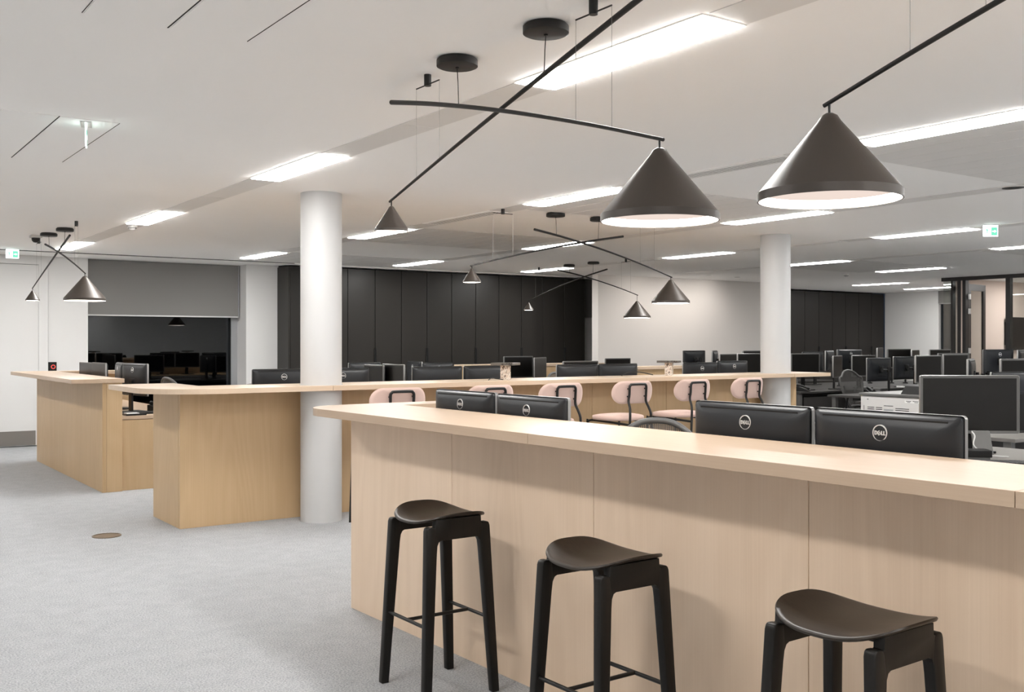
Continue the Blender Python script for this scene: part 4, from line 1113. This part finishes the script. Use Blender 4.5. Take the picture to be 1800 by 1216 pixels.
# ------------------------------------------------------------------ things on the ceiling and floor
def exit_sign(x, y, rz, label):
    t = thing('exit_sign', label, 'exit sign', (x, y, CZ), R(rz), 'hanging exit signs')
    t.scale = (0.8, 0.8, 0.8)
    B(-0.10, 0.10, -0.035, 0.035, -0.010, 0.0, bev=0.002).build('mount', 'aluminium', t)
    p = B(-0.095, 0.095, -0.004, 0.004, -0.155, -0.010).build('panel', 'exit_white', t)
    for sy in (-1, 1):
        y0, y1 = (0.0042, 0.0052) if sy > 0 else (-0.0052, -0.0042)
        m = MB()
        m.box(0.006, 0.085, y0, y1, -0.140, -0.035)
        m.build('green_field', 'exit_green', p)
        y2, y3 = (0.0053, 0.0062) if sy > 0 else (-0.0062, -0.0053)
        m = MB()  # arrow
        m.box(0.020, 0.050, y2, y3, -0.093, -0.083)
        m.prism([(0.048, -0.106), (0.048, -0.070), (0.072, -0.088)], y2, y3, 'y')
        m.build('arrow', 'exit_white', p)
        m = MB()  # running figure and doorway
        m.prism([(-0.060, -0.060), (-0.045, -0.052), (-0.035, -0.085), (-0.052, -0.090)], y0, y1, 'y')
        m.prism([(-0.052, -0.090), (-0.040, -0.088), (-0.028, -0.112), (-0.038, -0.116)], y0, y1, 'y')
        m.prism([(-0.052, -0.088), (-0.060, -0.110), (-0.080, -0.116), (-0.078, -0.124), (-0.054, -0.118), (-0.043, -0.092)], y0, y1, 'y')
        m.prism([(-0.048, -0.058), (-0.026, -0.072), (-0.030, -0.079), (-0.050, -0.068)], y0, y1, 'y')
        m.lathe([(0, 0), (0.008, 0), (0.008, 0.001), (0, 0.001)], 12)
        for v in m.b.verts[-26:]: v.co = (v.co.x - 0.047, y0 + v.co.z, v.co.y - 0.044)
        m.box(-0.088, -0.082, y0, y1, -0.140, -0.035); m.box(-0.012, -0.006, y0, y1, -0.140, -0.035)
        m.build('running_figure', 'exit_green', p)
exit_sign(1.325, 6.02, 90 - 14, 'bright exit sign hanging edge-on under the left ceiling hatch')
exit_sign(2.31, 14.60, -15, 'bright exit sign at the far left edge above the white door')
exit_sign(10.10, 5.82, -35, 'bright exit sign hanging at the right of the ceiling')
t = thing('mounting_plate', 'square plate around the hatch exit sign', 'plate', (1.31, 6.20, CZ - 0.003), R(0)) if False else None
def smoke(x, y, label):
    t = thing('smoke_detector', label, 'smoke detector', (x, y, CZ), 0, 'smoke detectors')
    MB().lathe([(0, -0.022), (0.050, -0.022), (0.054, -0.018), (0.054, 0), (0, 0)], 32).build('base', 'white_plastic', t, smooth=True, angle=30)
    MB().lathe([(0, -0.050), (0.022, -0.048), (0.036, -0.036), (0.042, -0.022), (0, -0.022)], 32).build('sensor_head', 'white_plastic', t, smooth=True)
    MB().lathe([(0.0395, -0.0335), (0.0405, -0.0335), (0.042, -0.029), (0.041, -0.029)], 32).build('sensor_slot', 'gap', t)
smoke(2.87, 10.98, 'white smoke detector beside a light panel in the left ceiling row')
smoke(15.3, 11.5, 'white smoke detector on the ceiling before the right-hand cabinets')
t = thing('security_camera', 'white security camera with dark dome at the far left of the ceiling', 'security camera', (2.24, 12.62, CZ))
B(-0.06, 0.06, -0.06, 0.06, -0.03, 0, bev=0.006).build('base', 'white_plastic', t)
MB().lathe([(0, -0.085), (0.025, -0.08), (0.042, -0.062), (0.046, -0.045), (0.046, -0.03), (0, -0.03)], 24).build('dome', 'blackplastic', t, smooth=True)
B(-0.03, 0.03, -0.05, 0.05, -0.036, -0.03).build('collar', 'greyplastic', t)
def vent(x, y0, y1, label):
    t = thing('air_vent', label, 'air vent', (x, y0, CZ), 0, 'slot air vents')
    L = y1 - y0
    MB().box(0, 0.215, -0.03, 0, -0.008, 0).box(0, 0.215, L, L + 0.03, -0.008, 0).box(0, 0.03, 0, L, -0.008, 0).box(0.185, 0.215, 0, L, -0.008, 0).build('frame', 'ceiling', t)
    B(0.03, 0.185, 0, L, -0.007, 0).build('dark_core', 'gap', t)
    for k in range(5): B(0.033 + k * 0.0315, 0.049 + k * 0.0315, 0, L, -0.0085, -0.007).build('slat', 'ceiling', t)
vent(GX[3], 7.87, 9.04, 'slot air vent right of the near column, before the small lamp')
vent(GX[3], 4.45, 5.62, 'slot air vent between the two big near cone lamps')
vent(GX[5], 7.80, 8.95, 'slot air vent right of the far white column')
vent(GX[5], 11.0, 11.75, 'slot air vent above the far big cone lamp')
for i, (x, y) in enumerate(((12.65, 13.06), (13.55, 13.15), (14.36, 13.2))):
    t = thing('downlight', 'small flush ceiling spot by the grey wall, %s from the left' % ordn[i], 'downlight', (x, y, CZ), 0, 'flush ceiling spots')
    MB().lathe([(0.04, -0.004), (0.055, -0.004), (0.055, 0), (0.04, 0)], 24).build('ring', 'aluminium', t)
    MB().lathe([(0, -0.002), (0.04, -0.002), (0.04, 0), (0, 0)], 24).build('lens', 'frame_grey', t)
    ld_ = bpy.data.lights.new('spot_bulb', 'SPOT'); ld_.energy = 17; ld_.spot_size = R(125); ld_.spot_blend = 1.0; ld_.shadow_soft_size = 0.035; ld_.color = (1.0, 0.93, 0.87)
    lo_ = bpy.data.objects.new('bulb', ld_); C.objects.link(lo_); lo_.parent = t; lo_.location = (0, 0, -0.045); lo_.rotation_euler = (R(42), 0, 0)
t = thing('ceiling_speaker', 'round flush speaker grille at the upper right of the ceiling', 'speaker', (7.82, 4.32, CZ))
MB().lathe([(0.085, -0.006), (0.10, -0.005), (0.10, 0), (0.085, 0)], 32).build('ring', 'ceil_metal', t)
MB().lathe([(0, -0.004), (0.085, -0.004), (0.085, 0), (0, 0)], 32).build('grille', 'frame_grey', t)
t = thing('floor_box', 'round bronze floor socket cover in the carpet', 'floor socket', (1.915, 8.035, 0))
MB().lathe([(0, 0.004), (0.088, 0.004), (0.092, 0.002), (0.092, 0.0), (0, 0.0)], 40).build('cover_plate', 'brass', t)
MB().lathe([(0.094, 0.0), (0.104, 0.0), (0.104, 0.005), (0.094, 0.005)], 40).build('ring', 'brass', t)
